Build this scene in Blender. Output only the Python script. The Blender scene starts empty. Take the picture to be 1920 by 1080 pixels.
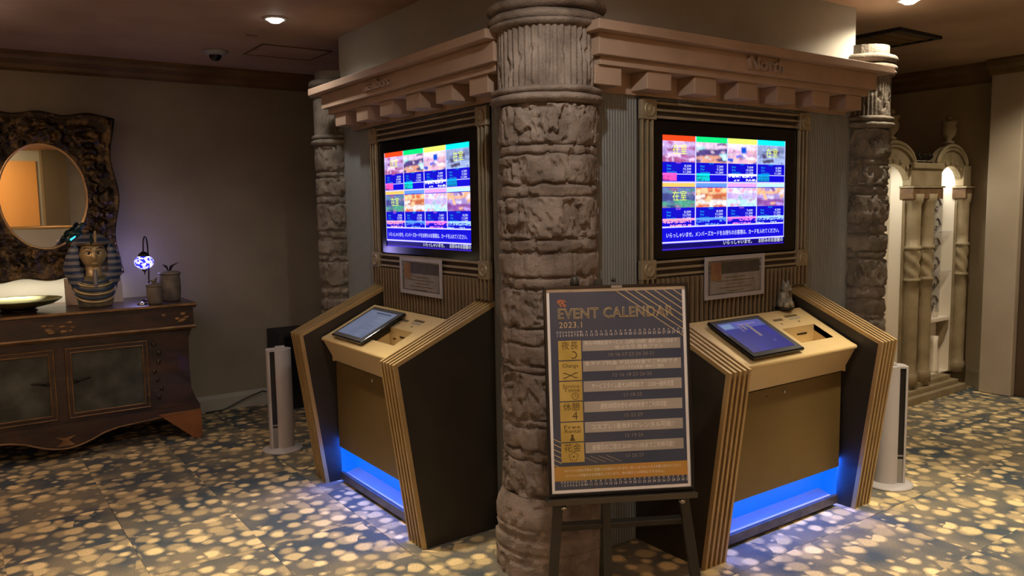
import bpy, bmesh, math, random
import numpy as np
from mathutils import Vector, Matrix, Euler
PI = math.pi
random.seed(4)
C = bpy.context.scene.collection
SC = bpy.context.scene

# ---------------------------------------------------------------- camera
def setup_camera():
    yaw, pitch, roll = [math.radians(a) for a in (54.5577, 5.79212, 0.93576)]
    f = Vector((math.cos(yaw)*math.cos(pitch), math.sin(yaw)*math.cos(pitch), -math.sin(pitch)))
    r = Vector((math.sin(yaw), -math.cos(yaw), 0)); d = f.cross(r)
    r2 = r*math.cos(roll) + d*math.sin(roll); d2 = -r*math.sin(roll) + d*math.cos(roll)
    M = Matrix((r2, -d2, -f)).transposed().to_4x4(); M.translation = (0, 0, 1.55)
    cam = bpy.data.objects.new('camera', bpy.data.cameras.new('camera')); C.objects.link(cam)
    cam.matrix_world = M; cam.data.sensor_width = 36; cam.data.lens = 1493.62/1920*36; cam.data.clip_start = .05
    SC.camera = cam
setup_camera()
SC.view_settings.view_transform = 'Standard'; SC.view_settings.look = 'None'
SC.view_settings.gamma = 1; SC.view_settings.use_curve_mapping = False
SC.view_settings.exposure = 0.0

# ---------------------------------------------------------------- world, lamps and added fills
W = bpy.data.worlds.new('world'); SC.world = W; W.use_nodes = True
W.node_tree.nodes['Background'].inputs[0].default_value = (.9, .8, .7, 1)
W.node_tree.nodes['Background'].inputs[1].default_value = .02
CEIL = 2.623
def light(kind, loc, power, color=(1, .82, .62), target=None, **kw):
    l = bpy.data.lights.new('lamp_or_fill_light', kind); l.energy = power; l.color = color
    for k, v in kw.items(): setattr(l, k, v)
    o = bpy.data.objects.new('lamp_or_fill_light', l); C.objects.link(o); o.location = loc
    if target is not None:
        o.rotation_euler = (Vector(target)-Vector(loc)).to_track_quat('-Z', 'Y').to_euler()
    return o
def down(x, y, p, size=110, blend=.8, color=(1, .82, .62), tx=0, ty=0, rad=.035):
    light('SPOT', (x, y, CEIL-.03), p, color, target=(x+tx, y+ty, 0), spot_size=math.radians(size), spot_blend=blend, shadow_soft_size=rad)
WARM = (1, .83, .60); NEUT = (1, .91, .80)
down(1.60, 4.49, 26, 150, .8, NEUT)          # seen on the left
down(4.33, 2.36, 52, 150, .5, WARM)          # seen at the top right
down(1.12, 3.30, 270, 58, .95, WARM)          # in front of the left kiosk
down(3.65, 1.55, 320, 66, .95, WARM)          # in front of the right kiosk
down(1.30, 1.62, 50, 172, .35, NEUT)          # by the middle column
down(5.3, .9, 60, 60, .9, WARM)
down(6.25, 2.30, 80, 130, 1.0, WARM)            # in front of the display case
down(-.4, .6, 10, 84, .8, WARM)              # over the viewer
down(2.6, .3, 40, 70, .8, WARM)
light('AREA', (4.2, -1.6, 1.9), 95, (1, .88, .72), target=(4.2, -1.6, 3.0), shape='RECTANGLE', size=2.4, size_y=.8, spread=math.radians(130))  # unseen fill added behind the viewer to brighten the ceiling
# unseen fill lights added outside the view, thrown straight up at the ceiling
light('AREA', (-1.2, -1.4, 1.9), 185, (1, .91, .83), target=(-1.2, -1.4, 3.0), shape='RECTANGLE', size=2.4, size_y=.8, spread=math.radians(120))
light('AREA', (-1.15, 4.2, 1.85), 85, (1, .90, .82), target=(-1.15, 4.2, 3.0), shape='RECTANGLE', size=.8, size_y=2.0, spread=math.radians(130))

# ---------------------------------------------------------------- mesh helpers
def sock(n, *names):
    for s in names:
        if s in n.inputs: return n.inputs[s]
class MB:
    def __init__(s): s.bm = bmesh.new()
    def box(s, x0, x1, y0, y1, z0, z1, M=None):
        co = [(x, y, z) for z in (z0, z1) for y in (y0, y1) for x in (x0, x1)]
        v = [s.bm.verts.new(M @ Vector(c) if M else c) for c in co]
        for f in ((0, 2, 3, 1), (4, 5, 7, 6), (0, 1, 5, 4), (2, 6, 7, 3), (0, 4, 6, 2), (1, 3, 7, 5)):
            s.bm.faces.new([v[i] for i in f])
        return s
    def prism(s, poly, axis, a0, a1):
        def P(p, a):
            return (a, p[0], p[1]) if axis == 'x' else ((p[0], a, p[1]) if axis == 'y' else (p[0], p[1], a))
        A = [s.bm.verts.new(P(p, a0)) for p in poly]; B = [s.bm.verts.new(P(p, a1)) for p in poly]
        n = len(poly)
        s.bm.faces.new(A); s.bm.faces.new(B[::-1])
        for i in range(n): s.bm.faces.new((A[i], B[i], B[(i+1) % n], A[(i+1) % n]))
        return s
    def tube(s, pts, r, n=8, cap=True, closed=False):
        pts = [Vector(p) for p in pts]; rr = r if hasattr(r, '__len__') else [r]*len(pts); rings = []
        up = Vector((0, 0, 1)); m = len(pts); X = None
        for i, p in enumerate(pts):
            if closed: t = (pts[(i+1) % m]-pts[i-1]).normalized()
            else: t = (pts[min(i+1, m-1)]-pts[max(i-1, 0)]).normalized()
            if X is None: X = t.cross(up) if abs(t.dot(up)) < .95 else t.cross(Vector((1, 0, 0)))
            X = (X - t*X.dot(t)).normalized(); Y = t.cross(X)
            rings.append([s.bm.verts.new(p+(X*math.cos(2*PI*k/n)+Y*math.sin(2*PI*k/n))*rr[i]) for k in range(n)])
        for i in range(m if closed else m-1):
            a, b = rings[i], rings[(i+1) % m]
            for k in range(n): s.bm.faces.new((a[k], a[(k+1) % n], b[(k+1) % n], b[k]))
        if cap and not closed: s.bm.faces.new(rings[0][::-1]); s.bm.faces.new(rings[-1])
        return s
    def lathe(s, prof, n=24, c=(0, 0), sx=1, sy=1, cap=True, fn=None):
        rings = []
        for (r, z) in prof:
            ring = []
            for k in range(n):
                a = 2*PI*k/n; q = r*(fn(a, z) if fn else 1)
                ring.append(s.bm.verts.new((c[0]+q*sx*math.cos(a), c[1]+q*sy*math.sin(a), z)))
            rings.append(ring)
        for i in range(len(rings)-1):
            a, b = rings[i], rings[i+1]
            for k in range(n): s.bm.faces.new((a[k], a[(k+1) % n], b[(k+1) % n], b[k]))
        if cap: s.bm.faces.new(rings[0][::-1]); s.bm.faces.new(rings[-1])
        return s
    def ball(s, c, r, sc=(1, 1, 1), n=12, m=8):
        c = Vector(c)
        top = s.bm.verts.new(c+Vector((0, 0, r*sc[2]))); bot = s.bm.verts.new(c-Vector((0, 0, r*sc[2])))
        R = [[s.bm.verts.new(c+Vector((r*sc[0]*math.sin(PI*j/m)*math.cos(2*PI*k/n), r*sc[1]*math.sin(PI*j/m)*math.sin(2*PI*k/n), r*sc[2]*math.cos(PI*j/m)))) for k in range(n)] for j in range(1, m)]
        for k in range(n):
            s.bm.faces.new((top, R[0][k], R[0][(k+1) % n])); s.bm.faces.new((bot, R[-1][(k+1) % n], R[-1][k]))
            for j in range(m-2): s.bm.faces.new((R[j][k], R[j+1][k], R[j+1][(k+1) % n], R[j][(k+1) % n]))
        return s
    def build(s, name, mat, parent=None, smooth=False, bevel=0, loc=None, M=None):
        if M: bmesh.ops.transform(s.bm, matrix=M, verts=s.bm.verts)
        bmesh.ops.recalc_face_normals(s.bm, faces=s.bm.faces)
        me = bpy.data.meshes.new(name); s.bm.to_mesh(me); s.bm.free()
        return link(name, me, mat, parent, smooth, bevel, loc)
def link(name, me, mat, parent=None, smooth=False, bevel=0, loc=None):
    if mat and not me.materials: me.materials.append(mat)
    if smooth:
        me.polygons.foreach_set('use_smooth', [True]*len(me.polygons))
        if smooth == 'auto':
            try: me.set_sharp_from_angle(angle=math.radians(38))
            except Exception: pass
    o = bpy.data.objects.new(name, me); C.objects.link(o); o.parent = parent
    if loc: o.location = loc
    if bevel:
        b = o.modifiers.new('bevel', 'BEVEL'); b.width = bevel; b.segments = 2; b.limit_method = 'ANGLE'
    return o
def grid(name, verts, nu, nv, mat, parent=None, smooth=True, wrap=False):
    """verts: (nv, nu, 3) array"""
    idx = np.arange(nu*nv).reshape(nv, nu)
    if wrap: idx = np.concatenate([idx, idx[:, :1]], 1)
    q = np.stack([idx[:-1, :-1], idx[:-1, 1:], idx[1:, 1:], idx[1:, :-1]], -1).reshape(-1, 4)
    me = bpy.data.meshes.new(name)
    me.vertices.add(nu*nv); me.vertices.foreach_set('co', np.asarray(verts, float).reshape(-1))
    me.loops.add(q.size); me.loops.foreach_set('vertex_index', q.reshape(-1))
    me.polygons.add(len(q)); me.polygons.foreach_set('loop_start', np.arange(len(q))*4)
    me.update(calc_edges=True); me.validate()
    return link(name, me, mat, parent, smooth)
def empty(name, loc=(0, 0, 0), rz=0, rx=0):
    o = bpy.data.objects.new(name, None); C.objects.link(o); o.location = loc; o.rotation_euler = (rx, 0, rz); o.empty_display_size = .1
    return o
def tag(o, label, cat, group=None):
    o['label'] = label; o['category'] = cat
    if group: o['group'] = group
    return o
def struct(o): o['kind'] = 'structure'; return o
def hsh(a, b, c):
    n = (a*374761393 + b*668265263 + c*1442695041) & 0x7fffffff
    n = ((n ^ (n >> 13))*1274126177) & 0x7fffffff
    return ((n ^ (n >> 16)) & 0xffff)/65535.0
def vn(x, y, z=0, seed=0):
    """value noise, numpy arrays, 0..1"""
    x, y, z = np.broadcast_arrays(np.asarray(x, float), np.asarray(y, float), np.asarray(z, float))
    xi, yi, zi = [np.floor(t).astype(np.int64) for t in (x, y, z)]
    f = [t-ti for t, ti in ((x, xi), (y, yi), (z, zi))]; u, v, w = [t*t*(3-2*t) for t in f]
    r = 0
    for dx in (0, 1):
        for dy in (0, 1):
            for dz in (0, 1):
                r = r + hsh(xi+dx+seed*17, yi+dy+seed*31, zi+dz)*np.where(dx, u, 1-u)*np.where(dy, v, 1-v)*np.where(dz, w, 1-w)
    return r
def fbm(x, y, z=0, o=3, seed=0):
    s = 0; a = 1; t = 0
    for i in range(o):
        s = s+a*vn(x*2**i, y*2**i, z*2**i, seed+i); t += a; a *= .5
    return s/t
def sst(x, a, b): t = np.clip((x-a)/(b-a), 0, 1); return t*t*(3-2*t)

# ---------------------------------------------------------------- materials
def nm(name):
    m = bpy.data.materials.new(name); m.use_nodes = True; nt = m.node_tree
    return m, nt, nt.nodes['Principled BSDF']
def N(nt, t, **kw):
    n = nt.nodes.new(t)
    for k, v in kw.items(): setattr(n, k, v)
    return n
def mat(name, col, rough=.5, metal=0, col2=None, scale=6, detail=4, bump=0, bscale=40, spec=.5, stretch=(1, 1, 1), lo=.35, hi=.65, emit=None, es=0, coat=0):
    m, nt, b = nm(name); L = nt.links.new
    b.inputs['Base Color'].default_value = (*col, 1); b.inputs['Roughness'].default_value = rough; b.inputs['Metallic'].default_value = metal
    s = sock(b, 'Specular IOR Level');  s.default_value = spec
    if coat: b.inputs['Coat Weight'].default_value = coat
    if emit: b.inputs['Emission Color'].default_value = (*emit, 1); b.inputs['Emission Strength'].default_value = es
    if col2 or bump:
        tc = N(nt, 'ShaderNodeTexCoord'); mp = N(nt, 'ShaderNodeMapping'); mp.inputs['Scale'].default_value = stretch; L(tc.outputs['Object'], mp.inputs[0])
    if col2:
        n = N(nt, 'ShaderNodeTexNoise'); n.inputs['Scale'].default_value = scale; n.inputs['Detail'].default_value = detail; L(mp.outputs[0], n.inputs[0])
        r = N(nt, 'ShaderNodeValToRGB'); r.color_ramp.elements[0].position = lo; r.color_ramp.elements[1].position = hi
        r.color_ramp.elements[0].color = (*col, 1); r.color_ramp.elements[1].color = (*col2, 1)
        L(n.outputs[0], r.inputs[0]); L(r.outputs[0], b.inputs['Base Color'])
    if bump:
        n = N(nt, 'ShaderNodeTexNoise'); n.inputs['Scale'].default_value = bscale; n.inputs['Detail'].default_value = 5; L(mp.outputs[0], n.inputs[0])
        bp = N(nt, 'ShaderNodeBump'); bp.inputs['Strength'].default_value = bump; bp.inputs['Distance'].default_value = .01
        L(n.outputs[0], bp.inputs['Height']); L(bp.outputs[0], b.inputs['Normal'])
    return m
M = {}
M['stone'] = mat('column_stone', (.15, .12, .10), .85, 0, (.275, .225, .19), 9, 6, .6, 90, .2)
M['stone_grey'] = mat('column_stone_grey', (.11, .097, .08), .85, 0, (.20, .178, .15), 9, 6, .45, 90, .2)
M['cornice'] = mat('painted_cornice', (.33, .235, .175), .6, 0, (.38, .27, .20), 5, 3, .08, 60, .3)
M['plaster'] = mat('grey_plaster', (.34, .34, .30), .7, 0, (.38, .375, .33), 3, 4, .05, 30, .3)
M['backwall'] = mat('mottled_wall', (.20, .18, .135), .8, 0, (.29, .265, .20), 1.6, 6, .12, 30, .25, lo=.3, hi=.7)
M['rightwall'] = mat('beige_wall', (.27, .215, .13), .75, 0, (.36, .29, .19), 1.4, 5, .08, 30, .25)
M['ceiling'] = mat('clouded_ceiling', (.33, .215, .15), .7, 0, (.52, .385, .29), 1.3, 6, .05, 20, .3, lo=.3, hi=.75)
M['crown'] = mat('crown_moulding', (.11, .065, .025), .5, 0, (.17, .105, .04), 4, 3, .1, 60)
M['gold'] = mat('brushed_gold', (.42, .30, .13), .36, .65, (.48, .35, .16), 3, 3, .03, 60, .5)
M['desk_gold'] = mat('satin_gold', (.62, .47, .225), .38, .25, (.66, .51, .25), 2.5, 3, .02, 80, .5)
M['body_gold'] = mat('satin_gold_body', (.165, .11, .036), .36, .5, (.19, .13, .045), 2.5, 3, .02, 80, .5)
M['rib'] = mat('rib_gold', (.42, .29, .125), .42, .4, (.48, .34, .155), 6, 3, .05, 60)
M['slat'] = mat('slat_bronze', (.20, .145, .085), .5, .3, (.26, .19, .11), 6, 3, .05, 60)
M['slatback'] = mat('slat_backing', (.035, .022, .014), .7)
M['dark'] = mat('dark_panel', (.018, .015, .010), .5, 0, (.028, .023, .015), 5, 3, .03, 60)
M['black'] = mat('black_plastic', (.006, .006, .007), .3, 0)
M['black_matt'] = mat('black_matt', (.012, .012, .012), .6, 0)
M['bezel'] = mat('glossy_black', (.004, .004, .005), .12, 0)
M['framebar'] = mat('aged_brass', (.26, .22, .145), .42, .4, (.34, .285, .19), 12, 4, .1, 90)
M['white'] = mat('white_plastic', (.42, .41, .42), .45, 0)
M['silver'] = mat('silver_plastic', (.30, .30, .30), .35, .5)
M['chrome'] = mat('steel', (.55, .53, .48), .25, 1)
M['paper'] = mat('white_border', (.90, .90, .90), .6, 0)
M['wood'] = mat('dark_wood', (.016, .010, .006), .38, 0, (.055, .025, .012), 5, 6, .15, 60, .5, (1, 1, 3), coat=.2)
M['woodedge'] = mat('worn_gilt_wood', (.13, .065, .02), .42, .1, (.27, .15, .05), 9, 5, .15, 60)
M['woodfoot'] = mat('orange_wood', (.20, .075, .02), .5, 0, (.26, .10, .03), 6, 4)
M['paint'] = mat('landscape_panel', (.022, .028, .02), .4, 0, (.075, .085, .065), 7, 6, .1, 40, .5, lo=.4, hi=.7)
M['bronze'] = mat('carved_bronze', (.03, .02, .008), .22, .6, (.20, .125, .045), 14, 6, .9, 60, .7, lo=.45, hi=.75)
M['giltring'] = mat('gilt_ring', (.62, .42, .20), .3, .7)
M['mirror'] = mat('mirror_glass', (.9, .9, .88), .01, 1)
M['skin'] = mat('bust_gold', (.46, .35, .17), .34, .4, (.54, .42, .23), 10, 3)
M['nblue'] = mat('bust_blue', (.02, .045, .11), .35, .1)
M['ngold'] = mat('bust_pale_stripe', (.20, .20, .21), .4, .3)
M['bustbody'] = mat('bust_body', (.06, .075, .065), .4, .2, (.22, .18, .09), 12, 3)
M['green'] = mat('bust_green', (.012, .05, .045), .3, .2)
M['kohl'] = mat('eye_paint', (.012, .01, .012), .4)
M['eyew'] = mat('eye_white', (.5, .48, .42), .4)
M['jar'] = mat('clay_jar', (.10, .085, .07), .6, 0, (.17, .145, .12), 18, 4, .2, 60)
M['iron'] = mat('dark_iron', (.022, .017, .015), .4, .7)
M['plate'] = mat('gold_plate', (.38, .36, .13), .34, .6)
M['case'] = mat('case_plaster', (.23, .185, .105), .6, 0, (.32, .265, .165), 8, 5, .2, 50)
M['casein'] = mat('case_interior', (.80, .76, .66), .6)
M['glass'] = None
M['carving'] = mat('grey_scrollwork', (.42, .41, .38), .5, .2)
M['wblue'] = mat('pilaster_paint', (.36, .31, .24), .7, 0, (.42, .37, .29), 2, 4)
def simple_emit(name, col, s, base=(.02, .02, .02)):
    return mat(name, base, .4, 0, emit=col, es=s)
M['blue'] = simple_emit('blue_panel_glow', (.0, .14, 1.0), 1.0, (.02, .02, .05))
M['lamp'] = simple_emit('lamp_glow', (1, .93, .82), 14)
M['txt_white'] = simple_emit('screen_white', (.85, .9, 1), 1.1)
M['txt_yellow'] = simple_emit('screen_yellow', (.85, 1, .12), 1.1)
M['txt_cyan'] = simple_emit('screen_cyan', (.0, .65, .9), .8)
M['txt_pink'] = simple_emit('screen_pink', (1, .25, .65), .9)
M['ink_gold'] = mat('ink_gold', (.60, .47, .24), .5)
M['ink_white'] = mat('ink_white', (.80, .79, .75), .5)
M['ink_dark'] = mat('ink_dark', (.11, .075, .02), .5)
M['ink_grey'] = mat('ink_grey', (.30, .28, .24), .5)
M['ink_orange'] = mat('ink_orange', (.62, .19, .06), .5)
M['gold_sq'] = mat('print_gold', (.47, .34, .07), .5, 0, (.58, .44, .13), 12, 2)
M['ink_bar'] = mat('print_grey_bar', (.36, .34, .31), .5, 0, (.43, .41, .38), 6, 2)
M['ribbon'] = mat('print_orange', (.55, .27, .06), .5, 0, (.42, .29, .06), 4, 2)

def glass_mat():
    m, nt, b = nm('clear_acrylic')
    b.inputs['Base Color'].default_value = (.9, .9, .92, 1); b.inputs['Roughness'].default_value = .08
    b.inputs['Transmission Weight'].default_value = .85; b.inputs['IOR'].default_value = 1.3; b.inputs['Alpha'].default_value = .55
    return m
M['glass'] = glass_mat()
def ribbed_wall():
    m, nt, b = nm('ribbed_blue_grey_wall'); L = nt.links.new
    b.inputs['Base Color'].default_value = (.19, .21, .22, 1); b.inputs['Roughness'].default_value = .6
    tc = N(nt, 'ShaderNodeTexCoord'); sx = N(nt, 'ShaderNodeSeparateXYZ'); L(tc.outputs['Object'], sx.inputs[0])
    ad = N(nt, 'ShaderNodeMath', operation='ADD'); L(sx.outputs[0], ad.inputs[0]); L(sx.outputs[1], ad.inputs[1])
    mu = N(nt, 'ShaderNodeMath', operation='MULTIPLY'); mu.inputs[1].default_value = 2*PI/.016; L(ad.outputs[0], mu.inputs[0])
    si = N(nt, 'ShaderNodeMath', operation='SINE'); L(mu.outputs[0], si.inputs[0])
    bp = N(nt, 'ShaderNodeBump'); bp.inputs['Strength'].default_value = .5; bp.inputs['Distance'].default_value = .003
    L(si.outputs[0], bp.inputs['Height']); L(bp.outputs[0], b.inputs['Normal'])
    return m
M['ribwall'] = ribbed_wall()
def carpet_mat():
    m, nt, b = nm('spotted_carpet'); L = nt.links.new
    b.inputs['Roughness'].default_value = .95; sock(b, 'Specular IOR Level').default_value = .1
    tc = N(nt, 'ShaderNodeTexCoord'); oi = N(nt, 'ShaderNodeObjectInfo')
    mu = N(nt, 'ShaderNodeMath', operation='MULTIPLY'); mu.inputs[1].default_value = 37.0; L(oi.outputs['Random'], mu.inputs[0])
    va = N(nt, 'ShaderNodeVectorMath', operation='ADD'); L(tc.outputs['Object'], va.inputs[0]); L(mu.outputs[0], va.inputs[1])
    def ramp(src, a, c, ca=(0, 0, 0, 1), cc=(1, 1, 1, 1)):
        r = N(nt, 'ShaderNodeValToRGB'); r.color_ramp.elements[0].position = a; r.color_ramp.elements[1].position = c
        r.color_ramp.elements[0].color = ca; r.color_ramp.elements[1].color = cc; L(src, r.inputs[0]); return r.outputs[0]
    # distort a little
    nz = N(nt, 'ShaderNodeTexNoise'); nz.inputs['Scale'].default_value = 22; L(va.outputs[0], nz.inputs[0])
    sc = N(nt, 'ShaderNodeVectorMath', operation='SCALE'); sc.inputs['Scale'].default_value = .02; L(nz.outputs['Color'], sc.inputs[0])
    v2 = N(nt, 'ShaderNodeVectorMath', operation='ADD'); L(va.outputs[0], v2.inputs[0]); L(sc.outputs[0], v2.inputs[1])
    def spots(scale, r0, r1, off=0):
        v = N(nt, 'ShaderNodeTexVoronoi'); v.voronoi_dimensions = '2D'; v.inputs['Scale'].default_value = scale; v.inputs['Randomness'].default_value = .85
        vo = N(nt, 'ShaderNodeVectorMath', operation='ADD'); L(v2.outputs[0], vo.inputs[0]); vo.inputs[1].default_value = (off, off*.7, 0); L(vo.outputs[0], v.inputs['Vector'])
        s = N(nt, 'ShaderNodeSeparateColor'); L(v.outputs['Color'], s.inputs[0])
        mr = N(nt, 'ShaderNodeMapRange'); mr.inputs['To Min'].default_value = r0; mr.inputs['To Max'].default_value = r1; L(s.outputs[0], mr.inputs[0])
        sb = N(nt, 'ShaderNodeMath', operation='SUBTRACT'); L(mr.outputs[0], sb.inputs[0]); L(v.outputs['Distance'], sb.inputs[1])
        return ramp(sb.outputs[0], -.06, .20), s.outputs[1]
    s1, c1 = spots(10, .14, .54); s2, c2 = spots(8.6, .12, .54, 3.7)
    big = N(nt, 'ShaderNodeTexNoise'); big.inputs['Scale'].default_value = 3.2; big.inputs['Detail'].default_value = 2; L(va.outputs[0], big.inputs[0])
    base = ramp(big.outputs[0], .38, .66, (.075, .095, .112, 1), (.235, .205, .145, 1))
    fine = N(nt, 'ShaderNodeTexNoise'); fine.inputs['Scale'].default_value = 160; L(tc.outputs['Object'], fine.inputs[0])
    mx = N(nt, 'ShaderNodeMix', data_type='RGBA'); L(s2, mx.inputs[0]); L(base, mx.inputs[6]); mx.inputs[7].default_value = (.42, .34, .20, 1)
    tone = ramp(c1, .0, 1.0, (.50, .39, .21, 1), (.90, .71, .37, 1))
    mx2 = N(nt, 'ShaderNodeMix', data_type='RGBA'); L(s1, mx2.inputs[0]); L(mx.outputs[2], mx2.inputs[6]); L(tone, mx2.inputs[7])
    mx3 = N(nt, 'ShaderNodeMix', data_type='RGBA', blend_type='MULTIPLY'); mx3.inputs[0].default_value = .6; L(mx2.outputs[2], mx3.inputs[6])
    L(ramp(fine.outputs[0], .3, .7, (.6, .6, .6, 1), (1.25, 1.25, 1.25, 1)), mx3.inputs[7])
    L(mx3.outputs[2], b.inputs['Base Color'])
    bp = N(nt, 'ShaderNodeBump'); bp.inputs['Strength'].default_value = .4; bp.inputs['Distance'].default_value = .004
    L(fine.outputs[0], bp.inputs['Height']); L(bp.outputs[0], b.inputs['Normal'])
    return m
M['carpet'] = carpet_mat()
def pixel_mat(name, strength, emissive=True):
    m, nt, b = nm(name); L = nt.links.new
    at = N(nt, 'ShaderNodeAttribute', attribute_name='Col')
    b.inputs['Roughness'].default_value = .25
    if emissive:
        b.inputs['Base Color'].default_value = (.01, .01, .01, 1); L(at.outputs['Color'], b.inputs['Emission Color']); b.inputs['Emission Strength'].default_value = strength
    else: L(at.outputs['Color'], b.inputs['Base Color'])
    return m
M['display'] = pixel_mat('display_pixels', 1.25)
M['tabscreen'] = pixel_mat('tablet_pixels', .55)

# ---------------------------------------------------------------- text
def text_bm(items, depth=0.0, outline=0):
    """items: (string, x, z, size, align[, shear]); letters stand in the local XZ plane facing -Y"""
    bm = bmesh.new()
    for it in items:
        s, x, z, size, al = it[:5]
        cu = bpy.data.curves.new('t', 'FONT'); cu.body = s; cu.size = size; cu.align_x = al; cu.align_y = 'CENTER'; cu.resolution_u = 2
        if len(it) > 5: cu.space_character = it[5]
        cu.extrude = depth
        if outline: cu.fill_mode = 'NONE'; cu.bevel_depth = outline; cu.bevel_resolution = 0; cu.extrude = 0
        ob = bpy.data.objects.new('t', cu); C.objects.link(ob); bpy.context.view_layer.update()
        dg = bpy.context.evaluated_depsgraph_get(); me = bpy.data.meshes.new_from_object(ob.evaluated_get(dg))
        if len(it) > 6 and len(me.vertices):      # squeeze to a width
            xs = [v.co.x for v in me.vertices]; k = it[6]/(max(xs)-min(xs))
        else: k = 1
        me.transform(Matrix(((k, 0, 0, x), (0, 0, -1, 0), (0, 1, 0, z), (0, 0, 0, 1))))
        bm.from_mesh(me)
        bpy.data.objects.remove(ob); bpy.data.curves.remove(cu); bpy.data.meshes.remove(me)
    return bm
def text(name, items, m, parent, y, depth=0.0, outline=0):
    bm = text_bm(items, depth, outline); me = bpy.data.meshes.new(name); bm.to_mesh(me); bm.free()
    o = link(name, me, m, parent, loc=(0, y, 0))
    if len(items) > 1 or len(items[0][0]) > 3: o['kind'] = 'stuff'
    return o

# ================================================================ SETTING
XL, YR = 2.10, 2.60          # planes of the two faces of the corner block
X0, X1, Y0, Y1 = -3.0, 6.95, -3.2, 6.33
# floor of carpet tiles
fl = struct(MB().box(X0, X1+.2, Y0, Y1+.1, -.05, -.006).build('floor', M['black_matt']))
tm = None; T = .5
def frustum_ok(x, y):
    yaw = math.radians(54.56); dx, dy = math.cos(yaw), math.sin(yaw)
    z = x*dx+y*dy; s = x*dy-y*dx
    return z > .9 and abs(s) < z*.78+.9
cnt = 0
far = MB()
for i in range(-6, 15):
    for j in range(-7, 13):
        x, y = i*T+.12, j*T+.08
        if x > X1+.1 or y > Y1 or x < X0-T or y < Y0-T: continue
        ins = (x > XL+.1 and y > YR+.1 and x+T < 4.2 and y+T < 4.7)
        if ins: continue
        if frustum_ok(x+T/2, y+T/2) and cnt < 295:
            if tm is None:
                b = MB().box(0, T-.0015, 0, T-.0015, -.006, 0); tm = b.build('carpet_tile', M['carpet'], fl); o = tm
            else: o = tm.copy(); C.objects.link(o)
            o.location = (x, y, 0)
            r = random.choice((0, 1, 2, 3))
            o.rotation_euler = (0, 0, r*PI/2); o.location = (x+(T if r in (1, 2) else 0), y+(T if r in (2, 3) else 0), 0)
            cnt += 1
        else: far.box(x, x+T, y, y+T, -.006, 0)
o = far.build('carpet', M['carpet'], fl); o['kind'] = 'stuff'
struct(MB().box(X0, X1+.2, Y0, Y1+.1, CEIL, CEIL+.1).build('ceiling', M['ceiling']))
struct(MB().box(X0-.1, X1+.2, Y1, Y1+.1, 0, CEIL).build('wall_back', M['backwall']))
struct(MB().box(X0-.1, X0, Y0, Y1, 0, CEIL).build('wall_left', M['backwall']))
wr = MB(); wr.box(X1, X1+.1, 2.35, Y1, 0, CEIL); wr.box(X1, X1+.1, Y0, 1.35, 0, CEIL); wr.box(X1, X1+.1, 1.35, 2.35, 2.25, CEIL)
struct(wr.build('wall_right', M['rightwall']))
# dark doorway past the pilaster
d1 = struct(MB().box(X1+.06, X1+.1, 1.3, 2.4, 0, 2.3).build('door_1', mat('dark_brown_door', (.05, .028, .014), .45, 0, (.07, .04, .02), 4, 4)))
MB().box(X1-.02, X1+.06, 2.29, 2.36, 0, 2.31).box(X1-.02, X1+.06, 1.33, 1.40, 0, 2.31).box(X1-.02, X1+.06, 1.33, 2.36, 2.24, 2.31).build('door_frame', M['crown'], d1, bevel=.004)
MB().tube([(X1+.03, 1.5, 1.0), (X1+.0, 1.5, 1.0), (X1+.0, 1.62, 1.0)], .01).build('door_handle', M['chrome'], d1, True)
# pilaster, built out from the right wall, runs on past the frame
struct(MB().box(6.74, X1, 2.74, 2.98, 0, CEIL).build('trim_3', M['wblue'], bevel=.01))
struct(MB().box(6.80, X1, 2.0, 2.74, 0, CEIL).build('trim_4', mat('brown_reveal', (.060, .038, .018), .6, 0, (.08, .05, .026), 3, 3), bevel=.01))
# baseboards
struct(MB().prism([(Y1, 0), (Y1-.025, 0), (Y1-.025, .10), (Y1-.012, .125), (Y1, .13)], 'x', X0, X1).build('baseboard_back', M['plaster']))
struct(MB().prism([(X1, 0), (X1-.03, 0), (X1-.03, .12), (X1-.015, .15), (X1, .16)], 'y', 2.98, Y1).build('baseboard_right', M['case']))
# crown mouldings
cp = [(0, 0), (.15, 0), (.15, -.02), (.125, -.028), (.115, -.05), (.06, -.075), (.045, -.1), (.03, -.105), (.0, -.115)]
struct(MB().prism([(Y1-a, CEIL+b) for a, b in cp], 'x', X0, X1).build('trim_1', M['crown']))
struct(MB().prism([(X1-a*1.5, CEIL+b*1.2) for a, b in cp], 'y', 2.98, Y1).build('trim_2', M['crown']))
struct(MB().prism([(6.74-a*.6, CEIL+b) for a, b in cp], 'y', 2.0, 2.985).build('trim_5', M['crown']))
# the corner block between the columns
struct(MB().box(XL, 4.24, YR, 4.78, 0, 2.10).build('wall_block', M['ribwall']))
struct(MB().box(XL, 4.24, YR, 4.78, 2.10, CEIL).build('wall_bulkhead', M['plaster']))
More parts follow.
